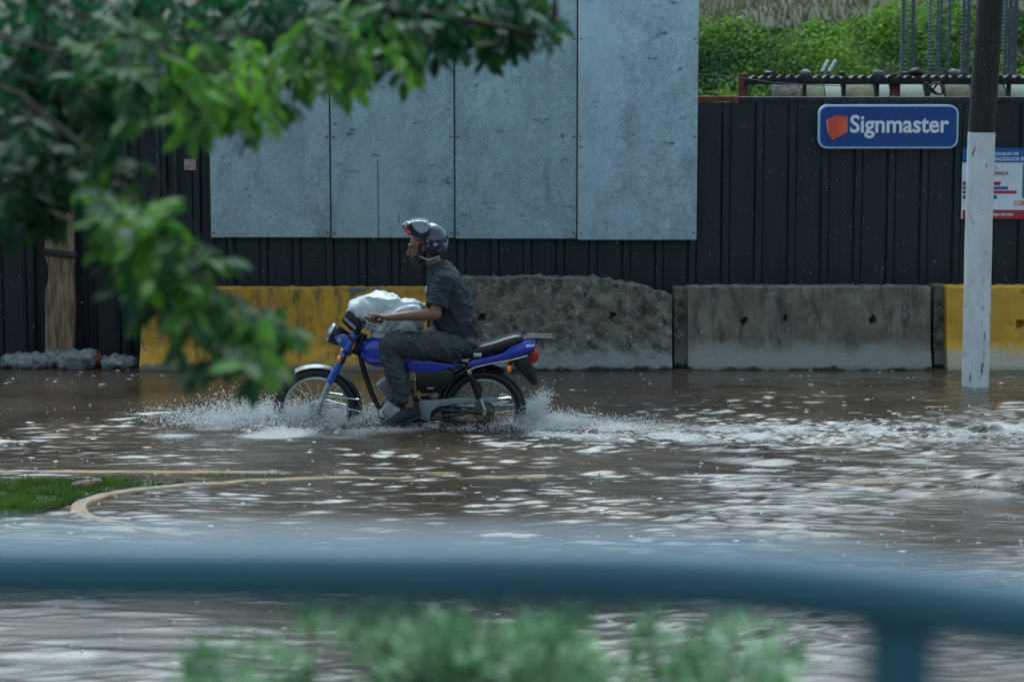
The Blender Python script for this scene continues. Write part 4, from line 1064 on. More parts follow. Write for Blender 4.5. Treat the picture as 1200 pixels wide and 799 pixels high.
# swingarm
for s in (-1, 1):
    m = MB(); m.tube([BX(505, 476, s * .085), BX(530, 479, s * .09), BX(568, 481, s * .095), BX(577, 481.5, s * .095)], [(.016, .010), (.018, .011), (.018, .011), (.014, .010)], 12); m.build('swingarm', M['frame'] if s > 0 else M['engine'], moto)
    m = MB(); a = BX(568, 481, s * .115); m.tube([a, a + Vector((0, s * .012, 0))], .017, 8, side=(1, 0, 0)); m.build('axle_nut', M['chrome'], moto)
# chain
m = MB(); r1 = .082; c1 = sc_; c2 = BX(506, 480, -.075); r2 = .035; pts = []
for i in range(17): a = R(90 - 180 * i / 16); pts.append(c1 + Vector((math.cos(a), 0, math.sin(a))) * r1)
for i in range(12): a = R(-90 - 180 * i / 11); pts.append(c2 + Vector((math.cos(a), 0, math.sin(a))) * r2)
m.tube(pts, (.006, .005), 6, closed=True)
for i in range(len(pts)):
    for t in [k / 6 for k in range(6)]:
        if (pts[i] - pts[(i + 1) % len(pts)]).length > .1:
            for q in range(4): 
                u = (t + q / 24); p = pts[i].lerp(pts[(i + 1) % len(pts)], u); m.box(p, (.009, .012, .013))
m.build('chain', M['engine'], moto)
# chain guard
G = [(492, 466), (510, 466), (530, 463.8), (555, 462.4), (575, 462.4), (588, 464.5), (590, 467), (583, 469), (560, 469.5), (535, 471), (514, 474), (506, 479), (504, 490), (493, 489)]
m = MB(); m.prism([BX(*p) for p in G], YB - .118, YB - .104); m.build('chain_guard', M['guard'], moto, bevel=.004)
# exhaust
m = MB(); m.tube([BX(452, 470, .12), BX(468, 486, .15), BX(510, 486, .16)], .018, 14)
m.tube([BX(508, 486, .16), BX(520, 485, .16), BX(596, 474, .17), BX(602, 473, .17)], [.02, .040, .044, .030], 24); m.build('exhaust', M['chrome'], moto)
# shocks
for s in (-1, 1):
    a, b_ = BX(551, 434, s * .135), BX(568, 478, s * .135)
    m = MB(); m.tube([a, a.lerp(b_, .1), a.lerp(b_, .12), a.lerp(b_, .55), a.lerp(b_, .57), b_], [.014, .016, .024, .024, .015, .015], 16); sk = m.build('shock_absorber', M['frame'], moto)
    m = MB(); n = 90; pts = []
    ax_ = (b_ - a).normalized(); e1 = Vector((0, 1, 0)); e2 = ax_.cross(e1)
    for i in range(n): 
        t = .16 + .50 * i / n; an = i / n * 2 * math.pi * 9; pts.append(a.lerp(b_, t) + (e1 * math.cos(an) + e2 * math.sin(an)) * .029)
    m.tube(pts, .0055, 6); m.build('spring', M['black'], sk)
    m = MB(); m.tube([a.lerp(b_, .68), a.lerp(b_, .70), a.lerp(b_, .97), b_], [.020, .019, .017, .016], 14); m.build('lower_tube', M['chrome'], sk)
    m = MB(); m.tube([a + Vector((0, -.012, 0)), a + Vector((0, .012, 0))], .017, 12, side=(1, 0, 0)); m.build('upper_bolt', M['chrome'], sk)
# tank with badge
secs = [((BX(421.5, 410)), .030, .035), (BX(424, 409), .060, .07), (BX(430, 411), .098, .105), (BX(440, 410.5), .125, .135), (BX(455, 411), .135, .145), (BX(475, 413), .128, .14), (BX(492, 417), .098, .115), (BX(508, 422), .055, .09), (BX(513, 424), .03, .08)]
m = MB(); m.loft(secs, 28, .72); tk = m.build('fuel_tank', M['blue'], moto, angle=60)
m = MB()
for k in range(6):
    a = BX(436.5 + k * 1.9, 419.2 + .3 * (k % 2)); m.box(Vector((a.x, YB - .139 - .0015 * k, a.z)), (.008, .006, .006 if k % 2 else .009))
m.build('badge', M['chrome'], tk)
# lower blue side panel with black line
m = MB(); pts = [(470, 419), (500, 419), (528, 424), (540, 427), (520, 431), (500, 434), (474, 431)]
m.prism([BX(*p) for p in pts], YB - .125, YB + .125); m.build('side_panel', M['blue'], moto, bevel=.01)
m = MB(); m.prism([BX(487, 431), BX(528, 430), BX(533, 436), BX(519, 457), BX(494, 459), BX(489, 448)], YB - .118, YB + .118); scv = m.build('side_cover', M['black'], moto, bevel=.012)
m = MB(); m.box(BX(505, 452, -.120), (.05, .004, .012)); m.build('cover_badge', M['alu'], scv)
# seat and tail
secs = [(BX(500, 409), .02, .07), (BX(505, 409), .04, .09), (BX(525, 413), .045, .115), (BX(545, 412.5), .048, .125), (BX(562, 409.5), .05, .128), (BX(577, 406), .052, .128), (BX(590, 402), .055, .125), (BX(601, 398.5), .052, .118), (BX(609, 395.5), .035, .11), (BX(613, 395), .015, .09)]
m = MB(); m.loft(secs, 24, .6); m.build('seat', M['seat'], moto, angle=60)
m = MB(); T = [(548, 423), (556, 418.5), (575, 415.5), (590, 411), (599, 404), (612, 398.5), (627, 399.5), (628.5, 403), (624, 408), (606, 415), (585, 420), (560, 426), (549, 427.5)]
m.prism([BX(*p) for p in T], YB - .122, YB + .122); tc_ = m.build('tail_cowl', M['blue'], moto, bevel=.012)
m = MB(); m.prism([BX(616, 401.3), BX(626.5, 401.2), BX(626, 403), BX(617, 404.5)], YB - .1255, YB + .1255); m.build('cowl_decal', M['sign_text'], tc_, smooth=False)
for s in (-1, 1):
    m = MB(); a = BX(560, 413.5, s * .126); m.box(a, (.065, .014, .034)); m.tube([a + Vector((.0, s * .004, 0)), a + Vector((0, s * .012, 0))], .014, 14, side=(1, 0, 0)); m.build('helmet_lock', M['chrome'], moto, bevel=.005)
# rack
m = MB()
for dy in (-.09, -.03, .03, .09): m.tube([BX(612, 395.5, dy), BX(620, 393.8, dy), BX(648, 394.2, dy)], .0055, 8)
m.tube([BX(649, 394.2, -.11), BX(650.5, 394.2, -.06), BX(650.5, 394.2, .06), BX(649, 394.2, .11), BX(620, 393.8, .11), BX(614, 396, .10)], .0065, 8, side=(0, 0, 1))
m.tube([BX(614, 396, -.10), BX(620, 393.8, -.11), BX(649, 394.2, -.11)], .0065, 8)
for s in (-1, 1): m.tube([BX(632, 394, s * .1), BX(626, 404, s * .1), BX(620, 412, s * .09)], .007, 8)
for px_ in (624, 636): m.tube([BX(px_, 394, -.11), BX(px_, 394, .11)], .005, 8, side=(1, 0, 0))
m.build('luggage_rack', M['tyre'], moto)
# tail light, mud flap, rear guard
m = MB(); m.prism([BX(620, 411), BX(627, 408.5), BX(631, 411), BX(631, 421), BX(626, 424), BX(619, 421)], YB - .07, YB + .07); tl = m.build('tail_light', M['red_lens'], moto, bevel=.012)
m = MB(); m.box(BX(620, 416), (.03, .12, .06)); m.build('lamp_base', M['black'], tl, bevel=.008)
m = MB(); m.box(BX(627, 427), (.03, .09, .03)); m.build('lamp_lower_lens', M['lens'], tl, bevel=.006)
m = MB(); m.prism([BX(597, 417), BX(618, 410), BX(622, 424), BX(630.5, 446), BX(629, 450.5), BX(624, 450), BX(606, 431)], YB - .075, YB + .075); m.build('mud_flap', M['black'], moto, bevel=.010)
m = MB(); m.ringarc(RXC + Vector((-.005, 0, .01)), .352, .070, .008, 62, 172, 40, crown=.018); m.build('rear_mudguard', M['black'], moto)
# engine
m = MB(); 
m.ell(BX(470, 478), (.16, .12, .085), None, 24, 14, .6); m.ell(BX(495, 476), (.11, .11, .08), None, 24, 14, .6)
organic(m, 'engine', M['engine'], moto, .010, 2); eng = [o for o in C.objects if o.name.startswith('engine') and o.parent == moto][0]
m = MB(); cy0, cy1 = BX(463, 466), BX(449, 446)
for i in range(9):
    t = i / 8; p = cy0.lerp(cy1, t); m.box(p, (.115, .15, .008), Matrix.Rotation(R(-30), 3, 'Y'))
m.tube([cy0, cy1], .04, 16); m.build('cylinder', M['alu'], eng, bevel=.002)
m = MB(); m.box(BX(451, 447), (.085, .11, .055), Matrix.Rotation(R(-30), 3, 'Y')); m.build('cylinder_head', M['alu'], eng, bevel=.012)
m = MB(); a = BX(461, 479, -.13); m.ell(a, (.085, .035, .062), Matrix.Rotation(R(35), 3, 'Y'), 28, 16, .5); m.build('crankcase_cover', M['alu'], eng)
m = MB(); m.ell(BX(452, 482, -.12), (.05, .03, .05), None, 20, 12, .8); m.build('generator_cover', M['chrome'], eng)
m = MB(); m.ell(BX(485, 452, -.02), (.05, .06, .045), None, 20, 12, .6); m.tube([BX(485, 452), BX(500, 447)], .025, 12); m.tube([BX(472, 452), BX(485, 452)], .02, 12); m.build('carburettor', M['engine_tan'], eng)
m = MB(); m.box(BX(510, 462, -.10), (.05, .02, .05), Matrix.Rotation(R(20), 3, 'Y')); m.tube([BX(496, 470, -.11), BX(488, 458, -.10), BX(486, 444, -.08)], .012, 10); m.build('bracket', M['engine_tan'], eng, bevel=.004)
m = MB(); m.tube([BX(478, 490, -.24), BX(480, 490, -.10)], .013, 12, side=(1, 0, 0)); m.build('footpeg', M['black'], moto)
m = MB(); m.tube([BX(478, 490, .24), BX(480, 490, .10)], .013, 12, side=(1, 0, 0)); m.build('footpeg', M['black'], moto)
m = MB(); m.tube([BX(486, 487, -.13), BX(468, 493, -.15), BX(458, 491, -.15)], .006, 8); m.tube([BX(458, 491, -.13), BX(458, 491, -.18)], .009, 8, side=(1, 0, 0)); m.build('gear_lever', M['chrome'], moto)
m = MB(); m.tube([BX(498, 488, -.10), BX(540, 490, -.14), BX(548, 492, -.145)], .010, 10); m.build('side_stand', M['frame'], moto)
m = MB(); m.tube([BX(530, 488, -.1), BX(556, 492, -.12), BX(575, 486, -.12)], .007, 8); m.tube([BX(520, 484, -.11), BX(545, 482, -.12)], .012, 8); m.build('passenger_peg', M['engine'], moto)

# ================================================================== BAG
m = MB()
secs = [(BX(408, 367), .03, .05), (BX(412, 365), .07, .10), (BX(420, 365), .105, .14), (BX(432, 364), .13, .165), (BX(441, 364), .155, .17), (BX(455, 368), .15, .175), (BX(472, 371), .145, .175), (BX(486, 371), .135, .165), (BX(494, 369), .10, .14), (BX(498, 367), .05, .09)]
m.loft(secs, 28, .85)
m.ell(BX(441, 348), (.055, .07, .045), None, 16, 10); m.ell(BX(450, 388), (.10, .12, .05), None, 16, 10)
def crumple(p, n):
    q = Vector((p.x * 4.2, p.y * 4, p.z * 6)); w_ = Vector((noise.noise(q * .8), noise.noise(q * .8 + Vector((9, 0, 0))), noise.noise(q * .8 + Vector((0, 9, 0)))))
    a = abs(noise.noise(q + w_ * 1.3)); b_ = abs(noise.noise(q * 2.1 + w_ * 2.2 + Vector((5, 5, 5))))
    return .070 * (.26 - min(a, .45)) + .042 * (.25 - min(b_, .4)) - .004
bag = organic(m, 'plastic_bag', M['bag'], None, .007, 4, crumple, origin=BX(450, 390))
tag(bag, 'bulky white plastic bag resting on the tank between the arms of the rider', 'bag')

# ================================================================== RIDER
rider = thing('person', BX(545, 402) + Vector((0, 0, -.1)), 'motorcycle rider in black t-shirt, charcoal jeans and raised dark helmet, gripping the handlebar', 'person')
b = MB()
# trunk and neck
def limb(pts, rad, seg=18): b.tube(pts, rad, seg); [b.ell(p, ((r[0] if isinstance(r, tuple) else r),) * 3, None, 14, 10) for p, r in ((pts[0], rad[0]), (pts[-1], rad[-1])) if not isinstance(r, tuple)]
limb([BX(540, 405), BX(534, 385), BX(528, 362), BX(520, 338), BX(514, 322)], [(.08, .12), (.09, .13), (.10, .13), (.10, .14), (.07, .12)])
b.ell(BX(538, 398), (.09, .13, .08)); b.ell(BX(518, 327), (.07, .15, .05))
limb([BX(516, 318), BX(509, 308), BX(500, 298)], [.062, .055, .052])
# head
HC = BX(494, 288); RT = Matrix.Rotation(R(-14), 3, 'Y')
hm = Matrix.Rotation(R(-12), 3, 'Y')       # chin tucked: face looks slightly down
def H(x, y, z): return HC + hm @ Vector((x, y, z))
b.ell(H(.012, 0, .015), (.098, .076, .105), hm, 24, 16)
b.ell(H(-.035, 0, -.055), (.060, .056, .075), hm, 20, 14)
b.ell(H(-.062, 0, -.105), (.030, .032, .026), hm, 14, 10)                       # chin
b.ell(H(-.082, 0, .022), (.022, .052, .016), hm, 14, 10)                        # brow
b.tube([H(-.090, 0, .008), H(-.104, 0, -.020), H(-.116, 0, -.044), H(-.098, 0, -.052)], [(.009, .009), (.012, .011), (.014, .017), (.010, .014)], 12)   # nose
b.ell(H(-.096, 0, -.072), (.011, .024, .007), hm, 12, 8); b.ell(H(-.093, 0, -.085), (.011, .021, .007), hm, 12, 8)                       # lips
for s in (-1, 1):
    b.ell(H(-.064, s * .034, -.030), (.026, .022, .024), hm, 12, 8)             # cheekbones
    b.ell(H(.012, s * .076, -.02), (.018, .010, .030), hm, 12, 8)               # ears
# arms and hands
ELB = {}
for s in (-1, 1):
    sh_ = BX(519, 324, s * .185); el_ = B(510, 368, s * .275) if s < 0 else BX(509, 367, s * .28)
    g0, g1 = GX[s]; gm = g0.lerp(g1, .45)
    wr_ = gm + Vector((.088, s * -.01, .010))
    b.tube([sh_, sh_.lerp(el_, .35), sh_.lerp(el_, .7), el_], [.050, .050, .047, .046], 18); b.ell(sh_, (.052, .052, .052)); b.ell(el_ + Vector((.004, 0, 0)), (.047, .047, .047))
    b.tube([el_, el_.lerp(wr_, .25), el_.lerp(wr_, .6), wr_], [.046, .048, .037, (.027, .031)], 18)
    palm = gm + Vector((.018, 0, .022))
    b.tube([wr_, wr_.lerp(palm, .5), palm], [(.024, .030), (.021, .038), (.018, .040)], 16); b.ell(palm, (.028, .042, .018), Matrix.Rotation(R(-15), 3, 'Y'))
    for i in range(4):
        c = gm + Vector((0, s * (-.033 + .022 * i), 0)) + (g1 - g0).normalized() * 0
        c.x = gm.x + (g1.x - g0.x) * (-.033 + .022 * i) / .13
        ln = (.94, 1.0, .97, .84)[i]; rd = (.0098, .010, .0096, .0085)[i]
        P = [c + Vector((.012, 0, .030)), c + Vector((-.020 * ln, 0, .033)), c + Vector((-.040 * ln, 0, .006)), c + Vector((-.034 * ln, 0, -.020 * ln)), c + Vector((-.010, 0, -.030 * ln))]
        b.tube(P, [rd * 1.12, rd * 1.08, rd, rd * .92, rd * .8], 10); b.ell(P[1], (rd * 1.2,) * 3, None, 10, 8); b.ell(P[-1], (rd * .8,) * 3, None, 10, 8); b.ell(P[2], (rd,) * 3, None, 10, 8); b.ell(P[3], (rd * .95,) * 3, None, 10, 8)
    ti = gm + Vector((.020, -s * .040, .004))
    b.tube([wr_.lerp(palm, .45) + Vector((0, -s * .018, -.006)), ti + Vector((.008, 0, -.010)), ti + Vector((-.016, s * .002, -.030)), ti + Vector((-.040, s * .008, -.034))], [.015, .013, .0115, .0085], 12); b.ell(ti + Vector((-.040, s * .008, -.034)), (.0085,) * 3, None, 10, 8)
    ELB[s] = (sh_, el_, wr_)
# legs and feet
LEG = {}
for s in (-1, 1):
    hp_ = BX(536, 402, s * .09); kn = BX(462, 403, s * .185); an = BX(480, 466, s * .175); 
    b.tube([hp_, hp_.lerp(kn, .4), hp_.lerp(kn, .8), kn], [.072, .070, .062, .052], 18); b.ell(kn, (.050, .050, .050)); b.ell(hp_, (.072, .072, .072))
    b.tube([kn, BX(465, 420, s * .182), BX(470, 440, s * .178), an + Vector((-.01, 0, .05)), an, an + Vector((.004, 0, -.04))], [.048, .050, .044, .036, .035, .036], 18)
    hl_ = BX(485, 479, s * .175); to = BX(463, 489, s * .185)
    b.ell(hl_, (.04, .034, .035)); b.tube([an + Vector((.004, 0, -.03)), hl_.lerp(to, .35), to], [(.038, .036), (.032, .040), (.018, .036)], 16); b.ell(to, (.022, .036, .016))
    LEG[s] = (hp_, kn, an, hl_, to)
body = organic(b, 'body', M['skin'], rider, .0052, 2, None, factor=.4)
# eyes and beard
for s in (-1, 1):
    e = MB(); e.ell(H(-.079, s * .031, -.004), (.0125, .0135, .0085), hm, 14, 10); ey = e.build('eye', mat('eye_white', (.16, .15, .14), .3), rider)
    e = MB(); e.ell(H(-.0885, s * .031, -.004), (.005, .006, .006), hm, 10, 8); e.build('iris', M['beard'], ey)
    e = MB(); e.tube([H(-.094, s * .012, .018), H(-.096, s * .030, .024), H(-.080, s * .048, .018)], [.004, .006, .003], 8, side=(0, 0, 1)); e.build('eyebrow', M['beard'], rider)
h = MB()
for s in (-1, 1):
    h.tube([H(.004, s * .066, .02), H(-.005, s * .067, -.035), H(-.022, s * .060, -.080), H(-.055, s * .040, -.118), H(-.075, 0, -.128)], [(.026, .016), (.032, .017), (.034, .018), (.026, .018), (.018, .02)], 14)
    h.tube([H(-.020, s * .062, -.058), H(-.066, s * .045, -.078), H(-.092, s * .022, -.094)], [(.014, .008), (.018, .008), (.012, .008)], 10)
    h.tube([H(-.084, s * .030, -.085), H(-.100, s * .020, -.066), H(-.108, 0, -.060)], [.005, .005, .0045], 8)
h.ell(H(-.080, 0, -.116), (.026, .034, .026), hm, 14, 10); h.ell(H(-.045, 0, -.118), (.045, .045, .024), hm, 14, 10); h.ell(H(.10, 0, -.01), (.02, .06, .05), hm, 14, 10)
organic(h, 'hair', M['beard'], rider, .005, 2, lambda p, n: .002 * noise.noise(p * 120), factor=.4)

# t-shirt
t = MB()
t.tube([BX(541, 403), BX(537, 392), BX(531.5, 372), BX(524.5, 348), BX(520.5, 328), BX(515, 316), BX(511, 308.5)],
       [(.130, .180), (.155, .180), (.172, .178), (.165, .180), (.138, .185), (.100, .150), (.068, .078)], 28)
t.ell(BX(520, 323), (.105, .215, .072)); 
for s in (-1, 1):
    sh_, el_, wr_ = ELB[s]
    e_ = sh_.lerp(el_, .80)
    t.tube([sh_ + Vector((0, -s * .03, .01)), sh_, sh_.lerp(e_, .5), e_], [.075, .080, .083, .086], 22)
def ridge(v, s=1.0):
    w_ = Vector((noise.noise(v * .6 + Vector((3, 1, 2))), noise.noise(v * .6 + Vector((8, 4, 1))), noise.noise(v * .6 + Vector((1, 9, 5))))) * .9
    return max(0.0, 1 - abs(noise.noise(v + w_)) * 3.2 / s) ** 1.6
def cloth(p, n):
    low = .45 + .55 * max(0, min(1, (1.25 - p.z) / .45))
    return .0145 * low * ridge(Vector((p.x * 3.5 - p.z * 3, p.y * 3.5, p.z * 9 + p.x * 5))) + .007 * ridge(Vector((p.x * 9 + p.z * 8, p.y * 7, p.z * 10 - p.x * 6)) + Vector((5, 5, 5))) + .008 * noise.noise(p * 6) - .007
tee = organic(t, 't_shirt', M['shirt'], rider, .0075, 3, cloth)
m = MB(); c = BX(511.5, 310); m.tube([c + Vector((-.004, 0, -.006)), c + Vector((-.012, 0, .012))], [(.072, .080), (.070, .078)], 28); m.build('collar', M['shirt'], tee)
m = MB(); a = BX(499.5, 337, -.10); m.box(a, (.010, .03, .045), Matrix.Rotation(R(10), 3, 'Y')); m.build('chest_print', M['sign_text'], tee, bevel=.002)
# jeans
j = MB()
j.ell(BX(541, 401), (.135, .185, .105), None, 24, 16)
for s in (-1, 1):
    hp_, kn, an, hl_, to = LEG[s]
    j.tube([hp_ + Vector((.02, 0, .0)), BX(525, 402, s * .12), BX(495, 402.5, s * .15), BX(472, 401, s * .175), BX(458, 401, s * .185)], [.118, (.120, .11), (.104, .10), (.092, .09), .080], 22); j.ell(BX(458.5, 400.5, s * .185), (.086, .080, .082))
    j.tube([BX(457, 400, s * .185), BX(460, 415, s * .185), BX(465, 432, s * .18), BX(470, 450, s * .178), BX(473.5, 467, s * .178)], [(.080, .076), (.083, .076), (.080, .070), (.074, .064), (.070, .060)], 22)
KZ = BX(470, 418).z
def denim(p, n):
    if p.z > KZ: v = Vector((p.x * 11 + p.z * 7, p.y * 4, p.z * 6 - p.x * 2))
    else: v = Vector((p.x * 5, p.y * 4, p.z * 12 + p.x * 4))
    return .013 * ridge(v) + .007 * ridge(v * 2.1 + Vector((4, 4, 4))) + .006 * noise.noise(p * 7) - .006
jn = organic(j, 'jeans', M['jeans'], rider, .0075, 2, denim)
m = MB(); pts = []
for k in range(6):
    a = BX(450 + 3.6 * k, 393 - 1.6 * k); pts.append(Vector((a.x, YB - .215 + .012 * k, a.z)))
for k in range(6):
    q = pts[k]; m.tube([q + Vector((-.012, 0, -.010)), q + Vector((0, -.004, .012)), q + Vector((.010, 0, -.006))], .004, 6)
m.build('knee_embroidery', M['belt'], jn)
# shoes
for s in (-1, 1):
    hp_, kn, an, hl_, to = LEG[s]
    k = MB(); k.ell(hl_ + Vector((0, 0, -.004)), (.058, .048, .060), None, 20, 14)
    k.tube([an + Vector((.006, 0, -.045)), hl_.lerp(to, .2) + Vector((0, 0, .006)), hl_.lerp(to, .6), to, to + Vector((-.02, 0, -.006))], [(.052, .046), (.060, .048), (.052, .052), (.040, .048), (.024, .034)], 20)
    sho = organic(k, 'shoe', M['shoe'], rider, .007, 3)
    k = MB(); k.tube([hl_ + Vector((.045, 0, -.038)), hl_.lerp(to, .3) + Vector((0, 0, -.046)), to + Vector((.0, 0, -.032)), to + Vector((-.04, 0, -.020))], [(.012, .040), (.013, .044), (.013, .050), (.010, .034)], 18); k.build('sole', M['sole'], sho)
# helmet: open-faced shell with the chin bar swung up
RSH = Matrix.Rotation(R(-8), 3, 'Y')
hcn = BX(505.5, 281.5)
vs = []; NU, NV = 56, 36
shell = bmesh.new()
bmesh.ops.create_uvsphere(shell, u_segments=NU, v_segments=NV, radius=1.0)
for v in shell.verts:
    x, y, z = v.co; v.co = Vector((x * .134, y * .130, z * (.142 if z > 0 else .150)))
dl = [v for v in shell.verts if v.co.z < -.118 or (v.co.x < -.035 and v.co.z < .055 + (v.co.x + .035) * .2)]
bmesh.ops.delete(shell, geom=dl, context='VERTS')
rotm = RSH
for v in shell.verts: v.co = hcn + rotm @ v.co
me_ = bpy.data.meshes.new('h'); shell.to_mesh(me_); shell.free()
tmp = bpy.data.objects.new('h', me_); C.objects.link(tmp); sm_ = tmp.modifiers.new('s', 'SOLIDIFY'); sm_.thickness = .028; sm_.offset = -1
dg = bpy.context.evaluated_depsgraph_get(); me2 = bpy.data.meshes.new_from_object(tmp.evaluated_get(dg)); bpy.data.objects.remove(tmp)
m = MB(); m.add([v.co.copy() for v in me2.vertices], [tuple(p.vertices) for p in me2.polygons]); hel = m.build('helmet', M['helmet'], rider, angle=50)
k = MB(); rc = Matrix.Rotation(R(33), 3, 'Y'); cb = BX(488.5, 270)
PG = [(470.5, 262.5), (477, 258), (490, 256.5), (502, 258.5), (508, 266), (507, 280), (499, 286), (490, 280), (481, 275), (474, 268.5)]
cpx, cpy = 491, 269
for sh_k, yw in ((1.0, .080), (.93, .108), (.80, .126)):
    k.prism([BX(cpx + (x - cpx) * sh_k, cpy + (y - cpy) * sh_k) for x, y in PG], YB - yw, YB + yw)
cbm = organic(k, 'chin_guard', M['helmet_navy'], hel, .006, 9)
k = MB()
VG = [(480, 257.5), (490, 255.8), (501, 257), (505, 262), (503, 271), (494, 273.5), (486, 268)]
for sh_k, yw in ((1.0, .088), (.96, .116), (.88, .136)):
    k.prism([BX(492 + (x - 492) * sh_k, 264 + (y - 264) * sh_k) for x, y in VG], YB - yw, YB + yw)
organic(k, 'raised_visor', M['helmet_white'], hel, .006, 7)
k = MB()
for i in range(4): k.box(BX(476.2 + 1.5 * i, 266.5 + 2.0 * i, -.124 + .0 * i), (.016, .020, .030), Matrix.Rotation(R(38), 3, 'Y'))
k.build('red_emblem', mat('red_decal', (.60, .03, .05), .35, col2=(.75, .45, .45), vscale=60, ramp=(.55, .6)), hel, bevel=.003)
k = MB(); a = BX(505.5, 283, -.128); k.tube([a, a + Vector((0, -.014, 0))], [.026, .020], 24, side=(1, 0, 0)); a = BX(505.5, 283, .128); k.tube([a, a + Vector((0, .014, 0))], [.026, .020], 24, side=(1, 0, 0)); k.build('pivot', M['helmet_navy'], hel)
k = MB(); k.tube([BX(500, 297, -.095), BX(496, 308, -.06), BX(493, 315, 0), BX(496, 308, .06), BX(500, 297, .095)], [(.004, .009)] * 5, 8, side=(1, 0, 0)); k.build('strap', M['beard'], hel)
k = MB(); k.box(BX(523, 285, -.035), (.02, .05, .075)); k.build('rear_vent', M['helmet_white'], hel, bevel=.007)
k = MB(); k.tube([BX(492, 299, -.108), BX(503, 303, -.118), BX(516, 299, -.098)], .006, 8); k.build('rim_trim', M['alu'], hel)

# ================================================================== SPLASH
def droplets(name, label, n, sampler, m, rr=(.0022, .007)):
    """countless drops: small eight-faced beads and torn strings of water"""
    V = []; Fc = []
    for i in range(n):
        p, vel = sampler()
        r = rr[0] * (rr[1] / rr[0]) ** (random.random() ** 2.2)
        st = 1 + abs(random.gauss(0, .7)) + vel
        d = Vector((random.gauss(0, 1), random.gauss(0, .5), random.gauss(.3, 1))).normalized()
        a = d.orthogonal().normalized(); b_ = d.cross(a)
        o = len(V); V += [p + d * r * st, p - d * r * st, p + a * r, p - a * r, p + b_ * r, p - b_ * r]
        for q in ((0, 2, 4), (0, 4, 3), (0, 3, 5), (0, 5, 2), (1, 4, 2), (1, 3, 4), (1, 5, 3), (1, 2, 5)): Fc.append(tuple(o + x for x in q))
    mb = MB(); mb.add(V, Fc); o = mb.build(name, m, recalc=False, smooth=False)
    o.data.polygons.foreach_set('use_smooth', [True] * len(o.data.polygons)); return tag(o, label, 'splash', kind='stuff')
M['drop'] = mat('aerated_water', (0.85, 0.86, 0.86), .18, 0, spec=.8)
_n = M['drop'].node_tree; _t = _n.nodes.new('ShaderNodeBsdfTranslucent'); _t.inputs['Color'].default_value = (.9, .92, .92, 1); _x = _n.nodes.new('ShaderNodeMixShader'); _x.inputs['Fac'].default_value = .45
_n.links.new(_n.nodes['Principled BSDF'].outputs[0], _x.inputs[1]); _n.links.new(_t.outputs[0], _x.inputs[2]); _n.links.new(_x.outputs[0], _n.nodes['Material Output'].inputs['Surface'])
def gauss_cloud(specs):
    tot = sum(s[-1] for s in specs)
    def f():
        r = random.uniform(0, tot)
        for cx, cy, cz, sx_, sy_, sz_, skew, wgt in specs:
            r -= wgt
            if r <= 0: break
        c = BX(cx, cz, cy); h_ = abs(random.gauss(0, sz_)); x = random.gauss(0, sx_); 
        return Vector((c.x + x + skew * h_, c.y + random.gauss(0, sy_), max(.0, c.z + h_))), random.random() * 1.2
    return f
front = gauss_cloud([(285, -.05, 494, .30, .16, .055, -1.2, 3.2), (322, -.06, 495, .12, .10, .085, -.8, 2.2), (345, .10, 494, .14, .08, .07, -.3, 1.2), (385, .12, 496, .20, .06, .075, .3, 2.0), (352, -.07, 490, .12, .04, .06, -.2, 1.1), (368, -.10, 494, .10, .03, .05, 0, 1.0), (395, -.14, 498, .16, .05, .035, .6, 1.2), (434, .0, 495, .08, .12, .06, .3, 1.4), (250, 0, 492, .26, .18, .05, -.5, .8), (285, .05, 478, .16, .16, .06, -.8, .35)])
droplets('front_splash', 'white spray thrown up around the front wheel', 32000, front, M['drop'], (.0013, .0056))
rear = gauss_cloud([(617, 0, 494, .05, .08, .095, .5, 1.8), (640, 0, 497, .14, .12, .04, .8, 2.6), (690, 0, 498, .32, .18, .015, .3, 1.6), (530, -.14, 498, .42, .08, .016, 0, 1.8), (628, 0, 480, .04, .08, .07, .4, .3)])
droplets('rear_splash', 'white spray kicked up behind the rear wheel', 24000, rear, M['drop'], (.0013, .0052))
M['sheet'] = mat('thrown_muddy_water', (0.34, 0.32, 0.29), .12, 0, var=.35, vscale=30, bump=.6, bscale=60, spec=.9)
_n = M['sheet'].node_tree; _t = _n.nodes.new('ShaderNodeBsdfTransparent'); _x = _n.nodes.new('ShaderNodeMixShader'); _x.inputs['Fac'].default_value = .35
_n.links.new(_n.nodes['Principled BSDF'].outputs[0], _x.inputs[1]); _n.links.new(_t.outputs[0], _x.inputs[2]); _n.links.new(_x.outputs[0], _n.nodes['Material Output'].inputs['Surface'])
